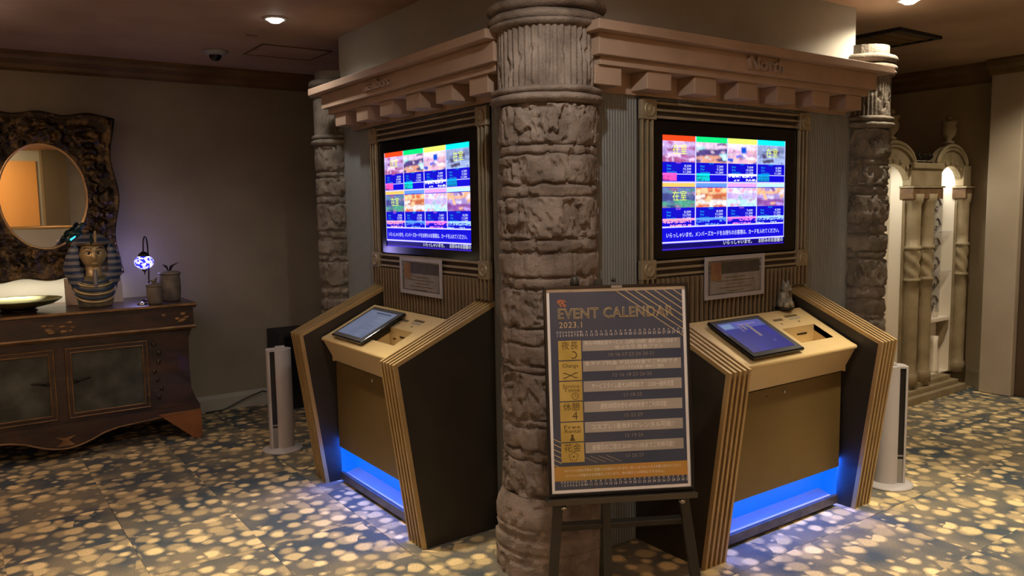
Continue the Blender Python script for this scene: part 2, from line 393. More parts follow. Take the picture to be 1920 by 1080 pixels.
# lobby side behind the viewer (seen in the mirror)
wf = struct(MB().box(X0, X1, Y0-.1, Y0, 0, CEIL).build('wall_front', M['plaster']))
mw = mat('amber_wood', (.55, .26, .07), .4, 0, (.62, .32, .10), 2, 4, stretch=(1, 1, .2))
first = None
for i in range(6):
    x = -2.1+i*.58
    if first is None: first = MB().box(0, .565, 0, .03, .0, 2.45).build('wood_panel', mw, wf, bevel=.004); o = first
    else: o = first.copy(); C.objects.link(o)
    o.location = (x, Y0, 0)
struct(MB().box(1.42, 1.78, Y0, Y0+.35, 0, CEIL).build('trim_6', mat('dark_olive_pier', (.10, .075, .04), .5)))
pw = struct(MB().box(-1.0, 1.9, -2.3, -2.2, 0, 1.32).build('wall_partition', M['plaster']))
MB().tube([(-1.0, -2.25, 1.35), (1.9, -2.25, 1.35)], .03, 10).build('brass_rail', M['giltring'], pw, True)
light('AREA', (-.2, -2.75, 2.59), 75, (1, .72, .38), target=(.1, -3.2, 1.2), shape='RECTANGLE', size=2.6, size_y=.3)

# ================================================================ COLUMNS
MCOURSES = [(1.958, 1.795, 1), (1.795, 1.755, 0), (1.755, 1.64, 1), (1.64, 1.588, 0), (1.588, 1.42, 1), (1.42, 1.366, 0), (1.366, 1.265, 2), (1.265, 1.222, 0),
            (1.222, 1.06, 1), (1.06, .992, 2), (.992, .904, 2), (.904, .872, 0), (.872, .683, 1), (.683, .646, 0), (.646, .543, 2), (.543, .50, 0), (.50, .345, 1)]
def ring_mesh(name, cx, cy, z0, z1, n, dz, fn, m, parent):
    nz = max(3, int(round((z1-z0)/dz))+1); th = np.arange(n)*2*PI/n; zz = np.linspace(z0, z1, nz)
    TH, Z = np.meshgrid(th, zz); R, Z2 = fn(TH, Z)
    V = np.stack([cx+R*np.cos(TH), cy+R*np.sin(TH), Z2], -1)
    return grid(name, V, n, nz, m, parent, True, True)
def column(cx, cy, r, n, dz, seed, label, m, cap_r=1.17, zs=None):
    root = empty('stone_column', (cx, cy, 0)); tag(root, label, 'column')
    k = r/.21
    def cyc(TH, f): return np.cos(TH)*f, np.sin(TH)*f
    def wav(TH, z): a, b = cyc(TH, 5); return (vn(a+9, b+z*40, z*13, seed)-.5)*.016*k
    for (zt, zb, kind) in MCOURSES:
        def fn(TH, Z, zt=zt, zb=zb, kind=kind):
            t = (Z-zb)/(zt-zb); Zw = Z+wav(TH, zb)*(1-t)+wav(TH, zt)*t
            x, y = cyc(TH, r)
            e = np.minimum(Z-zb, zt-Z)
            off = {0: -.002, 1: .004, 2: .0}[kind]
            R = r+off+(fbm(x*11, y*11, Z*14, 3, seed)-.5)*.016
            ja, jb = cyc(TH, 3.2)
            js = .35+.9*sst(vn(ja, jb, np.where(Z-zb < zt-Z, zb, zt)*31, seed+5), .25, .7)
            R = R-js*.024*np.exp(-(e/.0055)**2)
            # chipped edges along the joint
            ch = fbm(x*26, y*26, Z*14, 2, seed+9); R = R-.020*sst(ch, .54, .60)*np.exp(-(e/.020)**2)
            g = fbm(x*42, y*42, Z*34, 3, seed+3); R = R-(g-.5)*.009
            if kind == 1:
                p = fbm(x*30, y*30, Z*24, 2, seed+11); msk = sst(vn(x*8, y*8, Z*7, seed+21), .35, .55)
                R = R-.026*sst(p, .55, .62)*msk*sst(e, .004, .02)
                q = fbm(x*55+Z*20, y*55, Z*14, 2, seed+13); R = R-.012*sst(q, .58, .64)*sst(e, .004, .02)
            if kind == 2:
                vj = vn(np.cos(TH)*4, np.sin(TH)*4, zb*50, seed+8); R = R-.010*np.exp(-((vj-.5)/.03)**2)
            return R, Zw
        ring_mesh('stone_course', 0, 0, zb, zt, n, dz, fn, m, root)
    # fluted drum
    def flut(TH, Z):
        x, y = cyc(TH, r); er = fbm(x*12, y*12, Z*8, 3, seed+31)
        am = .014*k*(1-.6*sst(er, .6, .8))
        R = r*.985-am*(1-np.abs(np.sin(TH*22)))**1.3+(er-.5)*.008
        R = R-.012*sst(fbm(x*40, y*40, Z*30, 2, seed+33), .62, .72)
        return R, Z
    ring_mesh('fluted_drum', 0, 0, 2.02, 2.29, max(n, 264), .012, flut, m, root)
    def tor(z, h, rr, sd):
        def f(TH, Z):
            t = (Z-(z-h))/(2*h); a = (t-.5)*PI
            x, y = cyc(TH, r); nn = (fbm(x*10, y*10, z*9, 3, sd)-.5)
            zz = z+h*np.sin(a)+nn*.012*k
            return r*.93+(rr-r*.93)*np.cos(a)+(fbm(x*30, y*30, zz*30, 2, sd+2)-.5)*.008, zz
        return f
    for z, h, rr, i in ((2.012, .017, r*1.12, 1), (1.978, .020, r*1.14, 2)):
        ring_mesh('ring_moulding', 0, 0, z-h, z+h, n//2, h/5, tor(z, h, rr, seed+40+i), m, root)
    cap = MB(); cap.lathe([(r*.9, 2.255), (r*1.12, 2.262), (r*cap_r*.98, 2.275)], 48)
    cap.build('cap_neck', m, root, True)
    for z, h, rr, i in ((2.295, .024, r*cap_r, 3), (2.343, .026, r*cap_r*1.01, 4)):
        ring_mesh('cap_moulding', 0, 0, z-h, z+h, n//2, h/5, tor(z, h, rr, seed+40+i), m, root)
    # base
    def base(TH, Z):
        x, y = cyc(TH, r)
        t = (Z)/.35
        prof = np.interp(Z, [0, .05, .10, .105, .12, .125, .165, .17, .18, .215, .22, .23, .27, .30, .33, .35], np.array([1.18, 1.19, 1.18, 1.13, 1.13, 1.18, 1.18, 1.12, 1.12, 1.17, 1.115, 1.15, 1.15, 1.12, 1.04, .99]))
        R = r*prof+(fbm(x*10, y*10, Z*12, 3, seed+61)-.5)*.018-.010*sst(fbm(x*30, y*30, Z*26, 2, seed+63), .58, .7)
        return R, Z
    ring_mesh('column_base', 0, 0, 0, .35, n, dz, base, m, root)
    MB().lathe([(r*.9, 0), (r*.9, 2.42)], 24).build('core', m, root)
    return root
column(2.085, 2.655, .208, 264, .006, 3, 'large weathered stone column at the corner between the two kiosks', M['stone'])
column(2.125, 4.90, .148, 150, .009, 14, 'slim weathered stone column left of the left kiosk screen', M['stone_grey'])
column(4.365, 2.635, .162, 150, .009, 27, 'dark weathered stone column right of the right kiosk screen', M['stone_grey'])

# ================================================================ frames: local X = viewer's right, Y = into the wall
def face_L(u=0): return (XL, 4.355-u, 0), -PI/2
def face_R(u=0): return (2.535+u, YR, 0), 0
SIDES = {'left': face_L, 'right': face_R}

# ---------------------------------------------------------------- cornices
def cornice(side, label, word):
    loc, rz = SIDES[side](); root = empty('cornice', loc, rz); tag(root, label, 'cornice')
    if side == 'left': ua, ub, us, ue, D, FD = -.33, 1.595, -.25, 1.58, .25, .20
    else: ua, ub, us, ue, D, FD = -.405, 1.735, -.36, 1.64, .22, .17
    MB().box(ua, ub, -D, 0, 2.236, 2.275).build('cornice_slab', M['cornice'], root, bevel=.003)
    MB().box(us, ue, -FD, 0, 2.152, 2.236).build('fascia', M['cornice'], root, bevel=.002)
    MB().box(us+.03, ue-.03, -FD+.03, 0, 2.118, 2.152).build('lower_band', M['cornice'], root, bevel=.002)
    MB().box(us+.05, ue-.05, -.025, 0, 2.03, 2.118).build('soffit_board', M['cornice'], root)
    first = None; us_ = [(-.157 if side == 'left' else -.345)+i*.2955 for i in range(7)]
    for u in us_:
        if u > (1.43 if side == 'left' else 1.6): continue
        if first is None: first = MB().box(0, .147, -FD+.045, -.025, 2.042, 2.118).build('dentil', M['cornice'], root, bevel=.003); o = first
        else: o = first.copy(); C.objects.link(o)
        o.location = (u, 0, 0)
    if side == 'left': text('lettering', [(word, .51, 2.198, .072, 'CENTER', 1.0, .30)], M['cornice'], root, -FD-.008, .010)
    else: text('lettering', [(word, .68, 2.195, .085, 'CENTER', 1.0, .26)], M['cornice'], root, -FD-.008, .010)
cornice('left', 'brown painted cornice with block dentils above the left kiosk screen', 'members')
cornice('right', 'brown painted cornice with block dentils above the right kiosk screen', 'North')

# ---------------------------------------------------------------- screen frames
def screen_frame(side, label):
    loc, rz = SIDES[side](); root = empty('screen_frame', loc, rz); tag(root, label, 'frame')
    a, b, z0, z1 = .012, 1.262, 1.212, 2.018; w, h = .095, .088
    MB().box(a, b, -.008, 0, z1-h, z1).box(a, b, -.008, 0, z0, z0+h).box(a, a+w, -.008, 0, z0, z1).box(b-w, b, -.008, 0, z0, z1).build('backing', M['slatback'], root)
    for u in (a, b-w):
        for z in (z0, z1-h):
            c = MB().box(u, u+w, -.03, 0, z, z+h).build('corner_block', M['framebar'], root, bevel=.003)
            MB().lathe([(.033, 0), (.033, .006), (.027, .009), (.024, .004), (.012, .006), (.0, .011)], 20, cap=False).build('rosette', M['framebar'], c, True, M=Matrix.Translation((u+w/2, -.03, z+h/2)) @ Matrix.Rotation(PI/2, 4, 'X'))
    for k in range(3):
        o = .008+k*.031
        for (z) in (z0+o, z1-h+o): MB().box(a+w, b-w, -.024, 0, z, z+.011).build('moulding_strip', M['framebar'], root, bevel=.002)
        for (u) in (a+o, b-w+o): MB().box(u, u+.011, -.024, 0, z0+h, z1-h).build('moulding_strip', M['framebar'], root, bevel=.002)
screen_frame('left', 'aged brass frame with corner rosettes around the left wall screen')
screen_frame('right', 'aged brass frame with corner rosettes around the right wall screen')

# ---------------------------------------------------------------- wall screens
NX, NY = 256, 148
def paint_display():
    A = np.zeros((NY, NX, 3)); A[:] = (.0, .0, .62)
    rs = np.random.RandomState(5); Y, X = np.mgrid[0:NY, 0:NX].astype(float)
    heads = [(1, .06, .01), (.0, .75, .2), (.75, .95, .15), (.0, .8, .85), (1, .55, .12), (.12, .3, .9), (.75, .35, .85), (.5, .9, .95)]
    pals = [[(.45, .30, .65), (.55, .38, .75), (.40, .10, .28), (.75, .55, .85)],
            [(.08, .05, .22), (.75, .55, .75), (.45, .85, .9), (.75, .35, .25)],
            [(.65, .35, .55), (.85, .75, .9), (.0, .08, .7), (.8, .5, .5)],
            [(.18, .22, .45), (.30, .38, .65), (.10, .08, .20), (.35, .45, .75)],
            [(.05, .06, .25), (.12, .20, .40), (.35, .18, .35), (.08, .35, .25)],
            [(.55, .14, .06), (.95, .55, .30), (.85, .80, .80), (.75, .10, .04)],
            [(.55, .40, .85), (.75, .70, .95), (.75, .30, .45), (.45, .75, .85)],
            [(.40, .28, .65), (.85, .45, .25), (.70, .65, .9), (.25, .08, .35)]]
    cols = [(1, .1, .6), (0, .7, .75), (.85, .85, 1), (0, .35, .8), (1, .35, .55), (.1, .3, .8), (.85, .2, .7), (.35, .6, .85)]
    cw = NX/4
    ry = [(0, .405), (.405, .80)]
    def R(x0, x1, y0, y1, c):
        A[int(round(y0)):int(round(y1)), int(round(x0)):int(round(x1))] = c
    for k in range(8):
        r, c = divmod(k, 4); x0, x1 = c*cw, (c+1)*cw; y0, y1 = ry[r][0]*NY, ry[r][1]*NY; H = y1-y0
        py0, py1 = y0+.11*H, y0+.56*H
        pal = pals[k]
        # thumbnail: ceiling, back wall, floor and furniture blobs
        xx = (X-x0)/(x1-x0); yy = (Y-py0)/(py1-py0); ins = (xx >= 0) & (xx < 1) & (yy >= 0) & (yy < 1)
        img = np.zeros_like(A); img[:] = pal[0]
        img[yy < .35-.2*np.abs(xx-.5)] = pal[1]
        img[yy > .62+.25*(xx-.6)**2] = pal[2 if k in (0, 5) else 3]
        for j in range(20):
            cx, cy = rs.rand(2); a = (rs.rand()-.5)*.9+(PI/2 if rs.rand() < .25 else 0); w, h = .04+.16*rs.rand(), .02+.07*rs.rand(); col = np.array(pal[rs.randint(4)])*(.7+.6*rs.rand())
            dx, dy = (xx-cx), (yy-cy); u = dx*np.cos(a)+dy*np.sin(a); v = -dx*np.sin(a)+dy*np.cos(a)
            img[(np.abs(u) < w) & (np.abs(v) < h)] = col
        img = img*(.8+.4*vn(X/5, Y/5, k)[..., None])
        for _ in range(2): img = (img+np.roll(img, 1, 0)+np.roll(img, -1, 0)+np.roll(img, 1, 1)+np.roll(img, -1, 1))/5
        img = img*(.82+.36*vn(X/1.7, Y/1.7, k+9)[..., None])
        A[ins] = img[ins]
        R(x0, x1, y0, y0+.11*H, heads[k])
        R(x0, x1, y0+.56*H, y0+.82*H, (0, 0, .55)); R(x0, x1, y0+.83*H, y1, (0, 0, .62))
        bw = .42 if k not in (2, 4, 5, 6, 7) else .97
        tx = (X > x0+1) & (X < x0+1+bw*cw) & (Y > y0+.80*H) & (Y < y1-2)
        if k in (0, 1, 3): A[tx] = np.array(cols[k])*.8
        tnoise = tx & ((Y-y0).astype(int) % 5 < 3) & (hsh(X.astype(int)//2, Y.astype(int), 7+k) > .45) & (hsh(X.astype(int)//14, Y.astype(int)//5, 3+k) > .25)
        A[tnoise] = np.array(cols[k]) if k not in (0, 1, 3) else np.array(cols[k])*.35
        R(x0, x1, y0+.815*H, y0+.832*H, (.6, .6, 1)); A[tx & (Y < y0+.84*H) & (Y > y0+.80*H)] = cols[k]
    for c in range(5): R(max(0, c*cw-1), min(NX, c*cw+1), 0, (.94 if c in (0, 4) else .80)*NY, (.6, .6, 1))
    for y in (.405, .80, .935): R(0, NX, y*NY-1, y*NY+1, (.65, .6, 1))
    R(0, NX, .945*NY, NY, (.0, .0, .10)); R(0, NX, .985*NY, NY, (.03, .01, .45))
    return A
def pixel_plane(name, A, w, h, m, parent, y=0, origin=(0, 0)):
    ny, nx, _ = A.shape; xs = np.linspace(0, w, nx+1)+origin[0]; zs = np.linspace(h, 0, ny+1)+origin[1]
    Xg, Zg = np.meshgrid(xs, zs); V = np.stack([Xg, np.full_like(Xg, y), Zg], -1)
    o = grid(name, V, nx+1, ny+1, m, parent, False)
    at = o.data.color_attributes.new('Col', 'FLOAT_COLOR', 'CORNER')
    c = np.repeat(A.reshape(-1, 3), 4, axis=0); c = np.concatenate([c, np.ones((len(c), 1))], 1)
    at.data.foreach_set('color', c.reshape(-1)); return o
DISP = paint_display()
def wall_screen(side, label):
    loc, rz = SIDES[side](); root = empty('wall_screen', loc, rz); tag(root, label, 'screen')
    a, b, z0, z1 = .10, 1.175, 1.294, 1.936
    x0, x1, sz0, sz1 = .165, 1.08, 1.338, 1.868
    w, h = x1-x0, sz1-sz0
    bz = MB().box(a, x0, -.008, -.001, z0, z1).box(x1, b, -.008, -.001, z0, z1).box(x0, x1, -.008, -.001, z0, sz0).box(x0, x1, -.008, -.001, sz1, z1)
    bz.build('bezel', M['bezel'], root)
    d = pixel_plane('display', DISP, w, h, M['display'], root, -.003, (x0, sz0))
    X = lambda f: x0+f*w
    Z = lambda f: sz1-f*h
    white = [('いらっしゃいませ。メンバーズカードをお持ちのお客様は、カードを入れてください。', X(.5), Z(.872), .026, 'CENTER', 1, w*.92),
             ('いらっしゃいませ。', X(.60), Z(.963), .024, 'CENTER', 1, w*.24), ('お好みのお部屋の', X(.88), Z(.963), .024, 'CENTER', 1, w*.22)]
    pr = [('8,200', '10,300', '11,200'), ('7,200', '9,300', '11,200'), ('7,600', '10,200', '11,200'), ('6,200', '9,300', '11,200'),
          ('8,200', '12,700', '11,200'), ('8,200', '12,200', '11,200'), ('7,600', '11,200', '11,200'), ('8,200', '11,200', '11,200')]
    cy = []; ye = []; pk = []
    for k in range(8):
        r, c = divmod(k, 4); fx = c*.25; fy = (0, .405)[r]
        for i, (t, p) in enumerate(zip(('Rest', 'Stay', 'ServiceTime'), pr[k])):
            yy = fy+.262+i*.027
            white.append((p, X(fx+.215), Z(yy), .0145, 'RIGHT', 1, .046 if len(p) < 6 else .054)); cy.append((t, X(fx+.035), Z(yy), .0125, 'LEFT', 1, (.028, .028, .066)[i]))
        (pk if k in (0, 4, 6) else cy).append(('ROOM', X(fx+.12), Z(fy+.236), .011, 'CENTER'))
        if k in (0, 3, 4): ye.append(('在室', X(fx+.13), Z(fy+.125), .05, 'CENTER'))
    text('message_text', white, M['txt_white'], d, -.0045); text('menu_text', cy, M['txt_cyan'], d, -.0045)
    text('occupied_text', ye, M['txt_yellow'], d, -.0045); text('room_text', pk, M['txt_pink'], d, -.0045)
    # picture light of the screen itself comes from its pixels
wall_screen('left', 'lit room selection screen in the wall above the left kiosk')
wall_screen('right', 'lit room selection screen in the wall above the right kiosk')

# ---------------------------------------------------------------- slatted panels
def slats(side, label):
    loc, rz = SIDES[side](); root = empty('slatted_panel', loc, rz); tag(root, label, 'panel')
    MB().box(.138, 1.122, -.006, 0, .986, 1.212).box(.012, .138, -.006, 0, 1.112, 1.212).box(1.122, 1.262, -.006, 0, 1.112, 1.212).build('backing_board', M['slatback'], root)
    first = short = None; n = 38
    for i in range(n):
        u = .014+i*(1.248-.014)/(n-1)
        if u < .13 or u > 1.115:
            if short is None: short = MB().box(.001, .0115, -.03, -.006, 1.112, 1.212).build('slat', M['slat'], root, bevel=.002); o = short
            else: o = short.copy(); C.objects.link(o)
        elif first is None: first = MB().box(.001, .0115, -.03, -.006, .987, 1.212).build('slat', M['slat'], root, bevel=.002); o = first
        else: o = first.copy(); C.objects.link(o)
        o.location = (u, 0, 0)
slats('left', 'bronze vertical slat panel below the left wall screen')
slats('right', 'bronze vertical slat panel below the right wall screen')

# ---------------------------------------------------------------- document holders
def holder(side, u0, u1, z0, z1, label):
    loc, rz = SIDES[side](); root = empty('document_holder', (loc[0], loc[1], 0), rz); tag(root, label, 'document holder')
    g = M['glass']
    MB().box(u0, u1, -.034, -.031, z0, z1).build('acrylic_sheet', g, root, bevel=.001)
    e = .02; fm = mat('frosted_edge', (.34, .33, .36), .35)
    MB().box(u0, u1, -.040, -.034, z1-e, z1).box(u0, u1, -.040, -.034, z0, z0+e).box(u0, u0+e, -.040, -.034, z0+e, z1-e).box(u1-e, u1, -.040, -.034, z0+e, z1-e).build('frame_edge', fm, root)
    a, b = u0+.045, u1-.035; zt, zb = z1-.03, z0+.025; zm = zb+(zt-zb)*.62
    MB().box(a, b, -.0355, -.034, zb, zm).build('notice_sheet', mat('grey_notice', (.17, .16, .165), .5, 0, (.24, .225, .22), 20, 3), root)
    MB().box(a, b, -.0355, -.034, zm, zt).build('notice_header', mat('dark_notice', (.03, .03, .028), .4, 0, (.06, .055, .045), 20, 3), root)
    MB().box(a+.0, a+.075, -.037, -.0355, zm-.03, zt).build('brown_card', mat('brown_card', (.16, .075, .045), .5, 0, (.26, .16, .06), 14, 3), root)
    mb = MB(); random.seed(8)
    for i in range(5):
        z = zm-.02-i*.017; w = (b-a)*(.3+.5*random.random()); c = (a+b)/2
        mb.box(c-w/2, c+w/2, -.0365, -.0355, z, z+.004)
    mb.build('printed_lines', M['ink_dark'], root)['kind'] = 'stuff'
holder('left', .386, .838, 1.088, 1.287, 'clear acrylic notice holder below the left wall screen')
holder('right', .425, .875, 1.088, 1.296, 'clear acrylic notice holder below the right wall screen')

# ---------------------------------------------------------------- kiosks
def kiosk(side, label, tab_u, tab_w, rec_u, rec_w, paint_tab):
    loc, rz = SIDES[side](); root = empty('check_in_kiosk', loc, rz); tag(root, label, 'kiosk')
    TW = .135; Wd = 1.26
    out = [(0, 0), (-.42, 0), (-.54, .87), (0, 1.108)]           # (Y, Z)
    dz = .019; core = [(0, 0), (-.42+dz, 0), (-.54+dz, .87-dz*.4), (0, 1.108-dz*1.0)]
    bw = .022
    band = [(-.42, 0), (-.54, .87), (0, 1.108), (0, 1.108-bw*1.09), (-.54+bw, .87-bw*.45), (-.42+bw, 0)]
    for u0 in (0, Wd-TW):
        p = MB().prism(core, 'x', u0+.002, u0+TW-.002).build('side_panel', M['dark'], root)
        n = 5
        for i in range(n):
            u = u0+i*(TW-.013)/(n-1)
            MB().prism(band, 'x', u, u+.013).build('rib', M['rib'], p)
    bu0, bu1 = TW+.03, Wd-TW-.03
    # console body: front sheet with rounded lip, sloping desk with recess, opening at the foot
    ru0, ru1 = rec_u, rec_u+rec_w
    sl = (1.0-.845)/.32
    dk = lambda d: 1.0-(d-.09)*sl                                  # desk height at distance d from the wall
    bd = MB()
    body = [(-.345, .21), (-.345, .70), (-.335, .70), (-.335, .21)]
    MB().prism(body, 'x', bu0, bu1).prism([(-.335, .21), (-.335, .70), (-.03, .70), (-.03, .21)], 'x', bu0+.01, bu1-.01).build('front_door', M['body_gold'], root, bevel=.002)
    lip = [(-.345, .705), (-.408, .824)] + [(-.408+.0-.012*math.sin(t), .836-.012*math.cos(t)) for t in (0.6, 1.2, 1.8, 2.4)] + [(-.385, dk(.385))]
    head = [(-.06, .705)] + lip
    # desk pieces around the recess
    top = lambda d0, d1: [(-d1, dk(d1)), (-d0, dk(d0)), (-d0, dk(d0)-.03), (-d1, dk(d1)-.03)]
    h = MB()
    h.prism(lip+[(-.385, dk(.385)-.03), (-.31, .705)], 'x', bu0-.012, bu1+.012)
    h.prism(top(.09, .222), 'x', bu0-.012, bu1+.012)
    h.prism(top(.222, .335), 'x', bu0-.012, ru0); h.prism(top(.222, .335), 'x', ru1, bu1+.012)
    h.prism(top(.335, .385), 'x', bu0-.012, bu1+.012)
    h.box(bu0-.012, bu0, -.36, -.09, .705, .83); h.box(bu1, bu1+.012, -.36, -.09, .705, .83)
    h.prism([(-.385, dk(.385)-.03), (-.09, dk(.09)-.03), (-.09, .80), (-.36, .80)], 'x', bu0-.012, bu0)
    h.prism([(-.385, dk(.385)-.03), (-.09, dk(.09)-.03), (-.09, .80), (-.36, .80)], 'x', bu1, bu1+.012)
    hd = h.build('desk', M['desk_gold'], root)
    r = MB().box(ru0, ru1, -.224, -.222, .84, dk(.222)-.0).prism([(-.222, .84), (-.335, dk(.335)), (-.335, dk(.335)-.01), (-.222, .83)], 'x', ru0, ru1)
    r.prism([(-.222, .83), (-.335, dk(.335)), (-.222, dk(.222))], 'x', ru0-.002, ru0).prism([(-.222, .83), (-.335, dk(.335)), (-.222, dk(.222))], 'x', ru1, ru1+.002)
    rec = r.build('card_recess', M['desk_gold'], root)
    MB().box(ru0+.12, ru0+.20, -.226, -.2235, .892, .900).build('card_slot', M['black'], rec)
    MB().box(ru0+.045, ru0+.07, -.226, -.2235, .875, .883).build('receipt_slot', M['black'], rec)
    MB().box(bu0-.012, bu1+.012, -.092, -.0, .96, .985).build('back_ledge', M['body_gold'], root)
    # printed marks on the desk
    s_ang = math.atan(sl)
    def on_desk(name, u, d, w, hh, m, t=.001):
        Mx = Matrix.Translation((u, -d, dk(d))) @ Matrix.Rotation(s_ang, 4, 'X')
        MB().box(-w/2, w/2, -hh/2, hh/2, 0, t).build(name, m, hd, M=Mx)
    on_desk('slot_mark', ru0+.055, .158, .07, .016, M['ink_dark']); on_desk('slot_mark', ru0+.18, .142, .10, .018, M['ink_dark']); on_desk('slot_mark', ru0+.185, .163, .09, .012, M['ink_grey'])
    for uu in (ru0+.045, ru0+.185):
        Mx = Matrix.Translation((uu, -.19, dk(.19))) @ Matrix.Rotation(s_ang, 4, 'X')
        MB().prism([(-.007, .006), (.007, .006), (0, -.008)], 'z', 0, .001).build('arrow_mark', M['ink_dark'], hd, M=Mx)
    # keyhole and screws
    MB().lathe([(.008, 0), (.008, .004), (.004, .006)], 12).build('keyhole', M['chrome'], root, True, M=Matrix.Translation((.63, -.345, .668)) @ Matrix.Rotation(PI/2, 4, 'X'))
    MB().lathe([(.004, 0), (.004, .003)], 8).build('screw', M['black'], root, True, M=Matrix.Translation((.50, -.345, .665)) @ Matrix.Rotation(PI/2, 4, 'X'))
    # foot: glowing blue recess above a metal bar
    MB().box(bu0, bu1, -.345, -.325, .018, .062).build('kick_bar', mat('dark_steel', (.10, .09, .085), .35, .6, (.16, .14, .13), 14, 3), root, bevel=.002)
    MB().box(bu0+.01, bu1-.01, -.325, -.03, .0, .03).build('foot_tray', M['black_matt'], root)
    for q in (bu0+.001, bu1-.006): MB().box(q, q+.005, -.335, -.10, .03, .21).build('recess_cheek', M['blue'], root)  # cheeks given the panel's glow so the whole recess looks lit
    MB().prism([(-.325, .045), (-.235, .070), (-.225, .070), (-.225, .03), (-.325, .03)], 'x', bu0+.006, bu1-.006).build('recess_floor', M['white'], root)
    MB().prism([(-.235, .06), (-.28, .209), (-.27, .211), (-.225, .06)], 'x', bu0+.006, bu1-.006).build('light_panel', M['blue'], root)
    # added blue area lights spread the recess glow onto floor and side panels
    mid = Vector(((bu0+bu1)/2, -.352, .010))
    Mw = Matrix.Translation(loc) @ Matrix.Rotation(rz, 4, 'Z')
    l = light('AREA', (0, 0, 0), 3.2, (.01, .14, 1), shape='RECTANGLE', size=bu1-bu0-.04, size_y=.02)
    l.matrix_world = Mw @ Matrix.Translation((mid.x, -.350, .20)) @ Matrix.Rotation(math.radians(-22), 4, 'X')
    for uu in (bu0-.018, bu1+.018):
        l = light('AREA', (0, 0, 0), .8, (.01, .12, 1), shape='RECTANGLE', size=.02, size_y=.2)
        l.matrix_world = Mw @ Matrix.Translation((uu, -.30, .14)) @ Matrix.Rotation(math.radians(-80), 4, 'X')
    # tablet on the desk
    d0, d1 = .135, .40
    L = math.hypot(d1-d0, dk(d0)-dk(d1))
    Mx = Matrix.Translation((tab_u, -d1, dk(d1)+.012)) @ Matrix.Rotation(s_ang, 4, 'X')
    tb = MB().box(0, tab_w, 0, L, 0, .016).build('tablet', M['bezel'], root, bevel=.004, M=Mx)
    MB().box(0.02, tab_w-.02, .03, L-.03, -.03, 0).build('tablet_mount', M['black'], tb, M=Mx)
    e = .030; w, hh = tab_w-2*e-.01, L-2*e
    MB().box(0.006, tab_w-.006, .006, L-.006, .016, .0165).build('tablet_glass', mat('tablet_glass', (.10, .105, .11), .08, 0), tb, M=Mx)
    A = paint_tab
    ny, nx, _ = A.shape
    xs = np.linspace(e, e+w, nx+1); ys = np.linspace(e+hh, e, ny+1); Xg, Yg = np.meshgrid(xs, ys)
    V = np.stack([Xg, Yg, np.full_like(Xg, .0175)], -1)
    MM = np.array(Mx); V = V @ MM[:3, :3].T + MM[:3, 3]
    o = grid('tablet_image', V, nx+1, ny+1, M['tabscreen'], tb, False)
    at = o.data.color_attributes.new('Col', 'FLOAT_COLOR', 'CORNER'); c = np.repeat(A.reshape(-1, 3), 4, axis=0)
    at.data.foreach_set('color', np.concatenate([c, np.ones((len(c), 1))], 1).reshape(-1))
    return root
def tabR():
    A = np.zeros((40, 60, 3)); Y, X = np.mgrid[0:40, 0:60]; A[:] = (.03, .035, .30)
    A[:, :, 2] += .12*vn(X/9, Y/9, 1); A[:9, :] = (.12, .16, .50); A[2:8, 2:16] = (.28, .42, .70); A[2:7, 20:56] = (.16, .14, .62)
    A[3:12, 26:30] = (.30, .24, .30); A[3:22, 34:38] = (.36, .28, .28); A[6:14, 21:23] = (.25, .22, .35); A[3:5, 24:50] = (.3, .25, .6)
    A[28:31, 44:46] = (.1, .16, .6); return A
def tabL():  # grey-blue reflection on the tablet, painted as glowing pixels
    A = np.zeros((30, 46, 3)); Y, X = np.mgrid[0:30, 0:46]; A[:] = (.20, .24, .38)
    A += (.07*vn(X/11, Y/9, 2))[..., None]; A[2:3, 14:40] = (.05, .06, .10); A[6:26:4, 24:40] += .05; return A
kiosk('left', 'left check-in kiosk, grey-white reflection on its tablet, gold ribbed side panels', .262, .372, .60, .26, tabL())
kiosk('right', 'right check-in kiosk, blue screen showing on its tablet, gold ribbed side panels', .325, .370, .775, .26, tabR())

# figurine on the right kiosk
loc, rz = face_R()
fg = empty('figurine', (loc[0]+.975, loc[1]-.088, 1.001)); tag(fg, 'small grey seated cat figurine on the right kiosk desk', 'figurine')
gm = mat('grey_figurine', (.10, .095, .075), .5, 0, (.26, .24, .18), 40, 4, .3, 90, lo=.4, hi=.6)
MB().lathe([(.046, 0), (.048, .008), (.044, .014)], 20).build('plinth', M['iron'], fg, True)
MB().lathe([(.040, .012), (.044, .03), (.038, .06), (.028, .085), (.02, .098)], 18, sx=.9, sy=.8).ball((-.018, -.026, .03), .018, (1, 1, 1.2)).ball((.018, -.026, .03), .018, (1, 1, 1.2)).build('body', gm, fg, True)
MB().tube([(-.012, -.03, .065), (-.013, -.036, .012)], .007).tube([(.012, -.03, .065), (.013, -.036, .012)], .007).build('foreleg', gm, fg, True)
MB().ball((0, -.01, .115), .026, (1, .95, .9)).ball((0, -.032, .108), .010).build('head', gm, fg, True)
for s in (-1, 1): MB().prism([(s*.008, .13), (s*.024, .126), (s*.018, .152)], 'y', -.014, -.004).build('ear', gm, fg)
MB().tube([(.03, .02, .02), (.046, .0, .02), (.04, -.03, .016)], .006).build('tail', gm, fg, True)

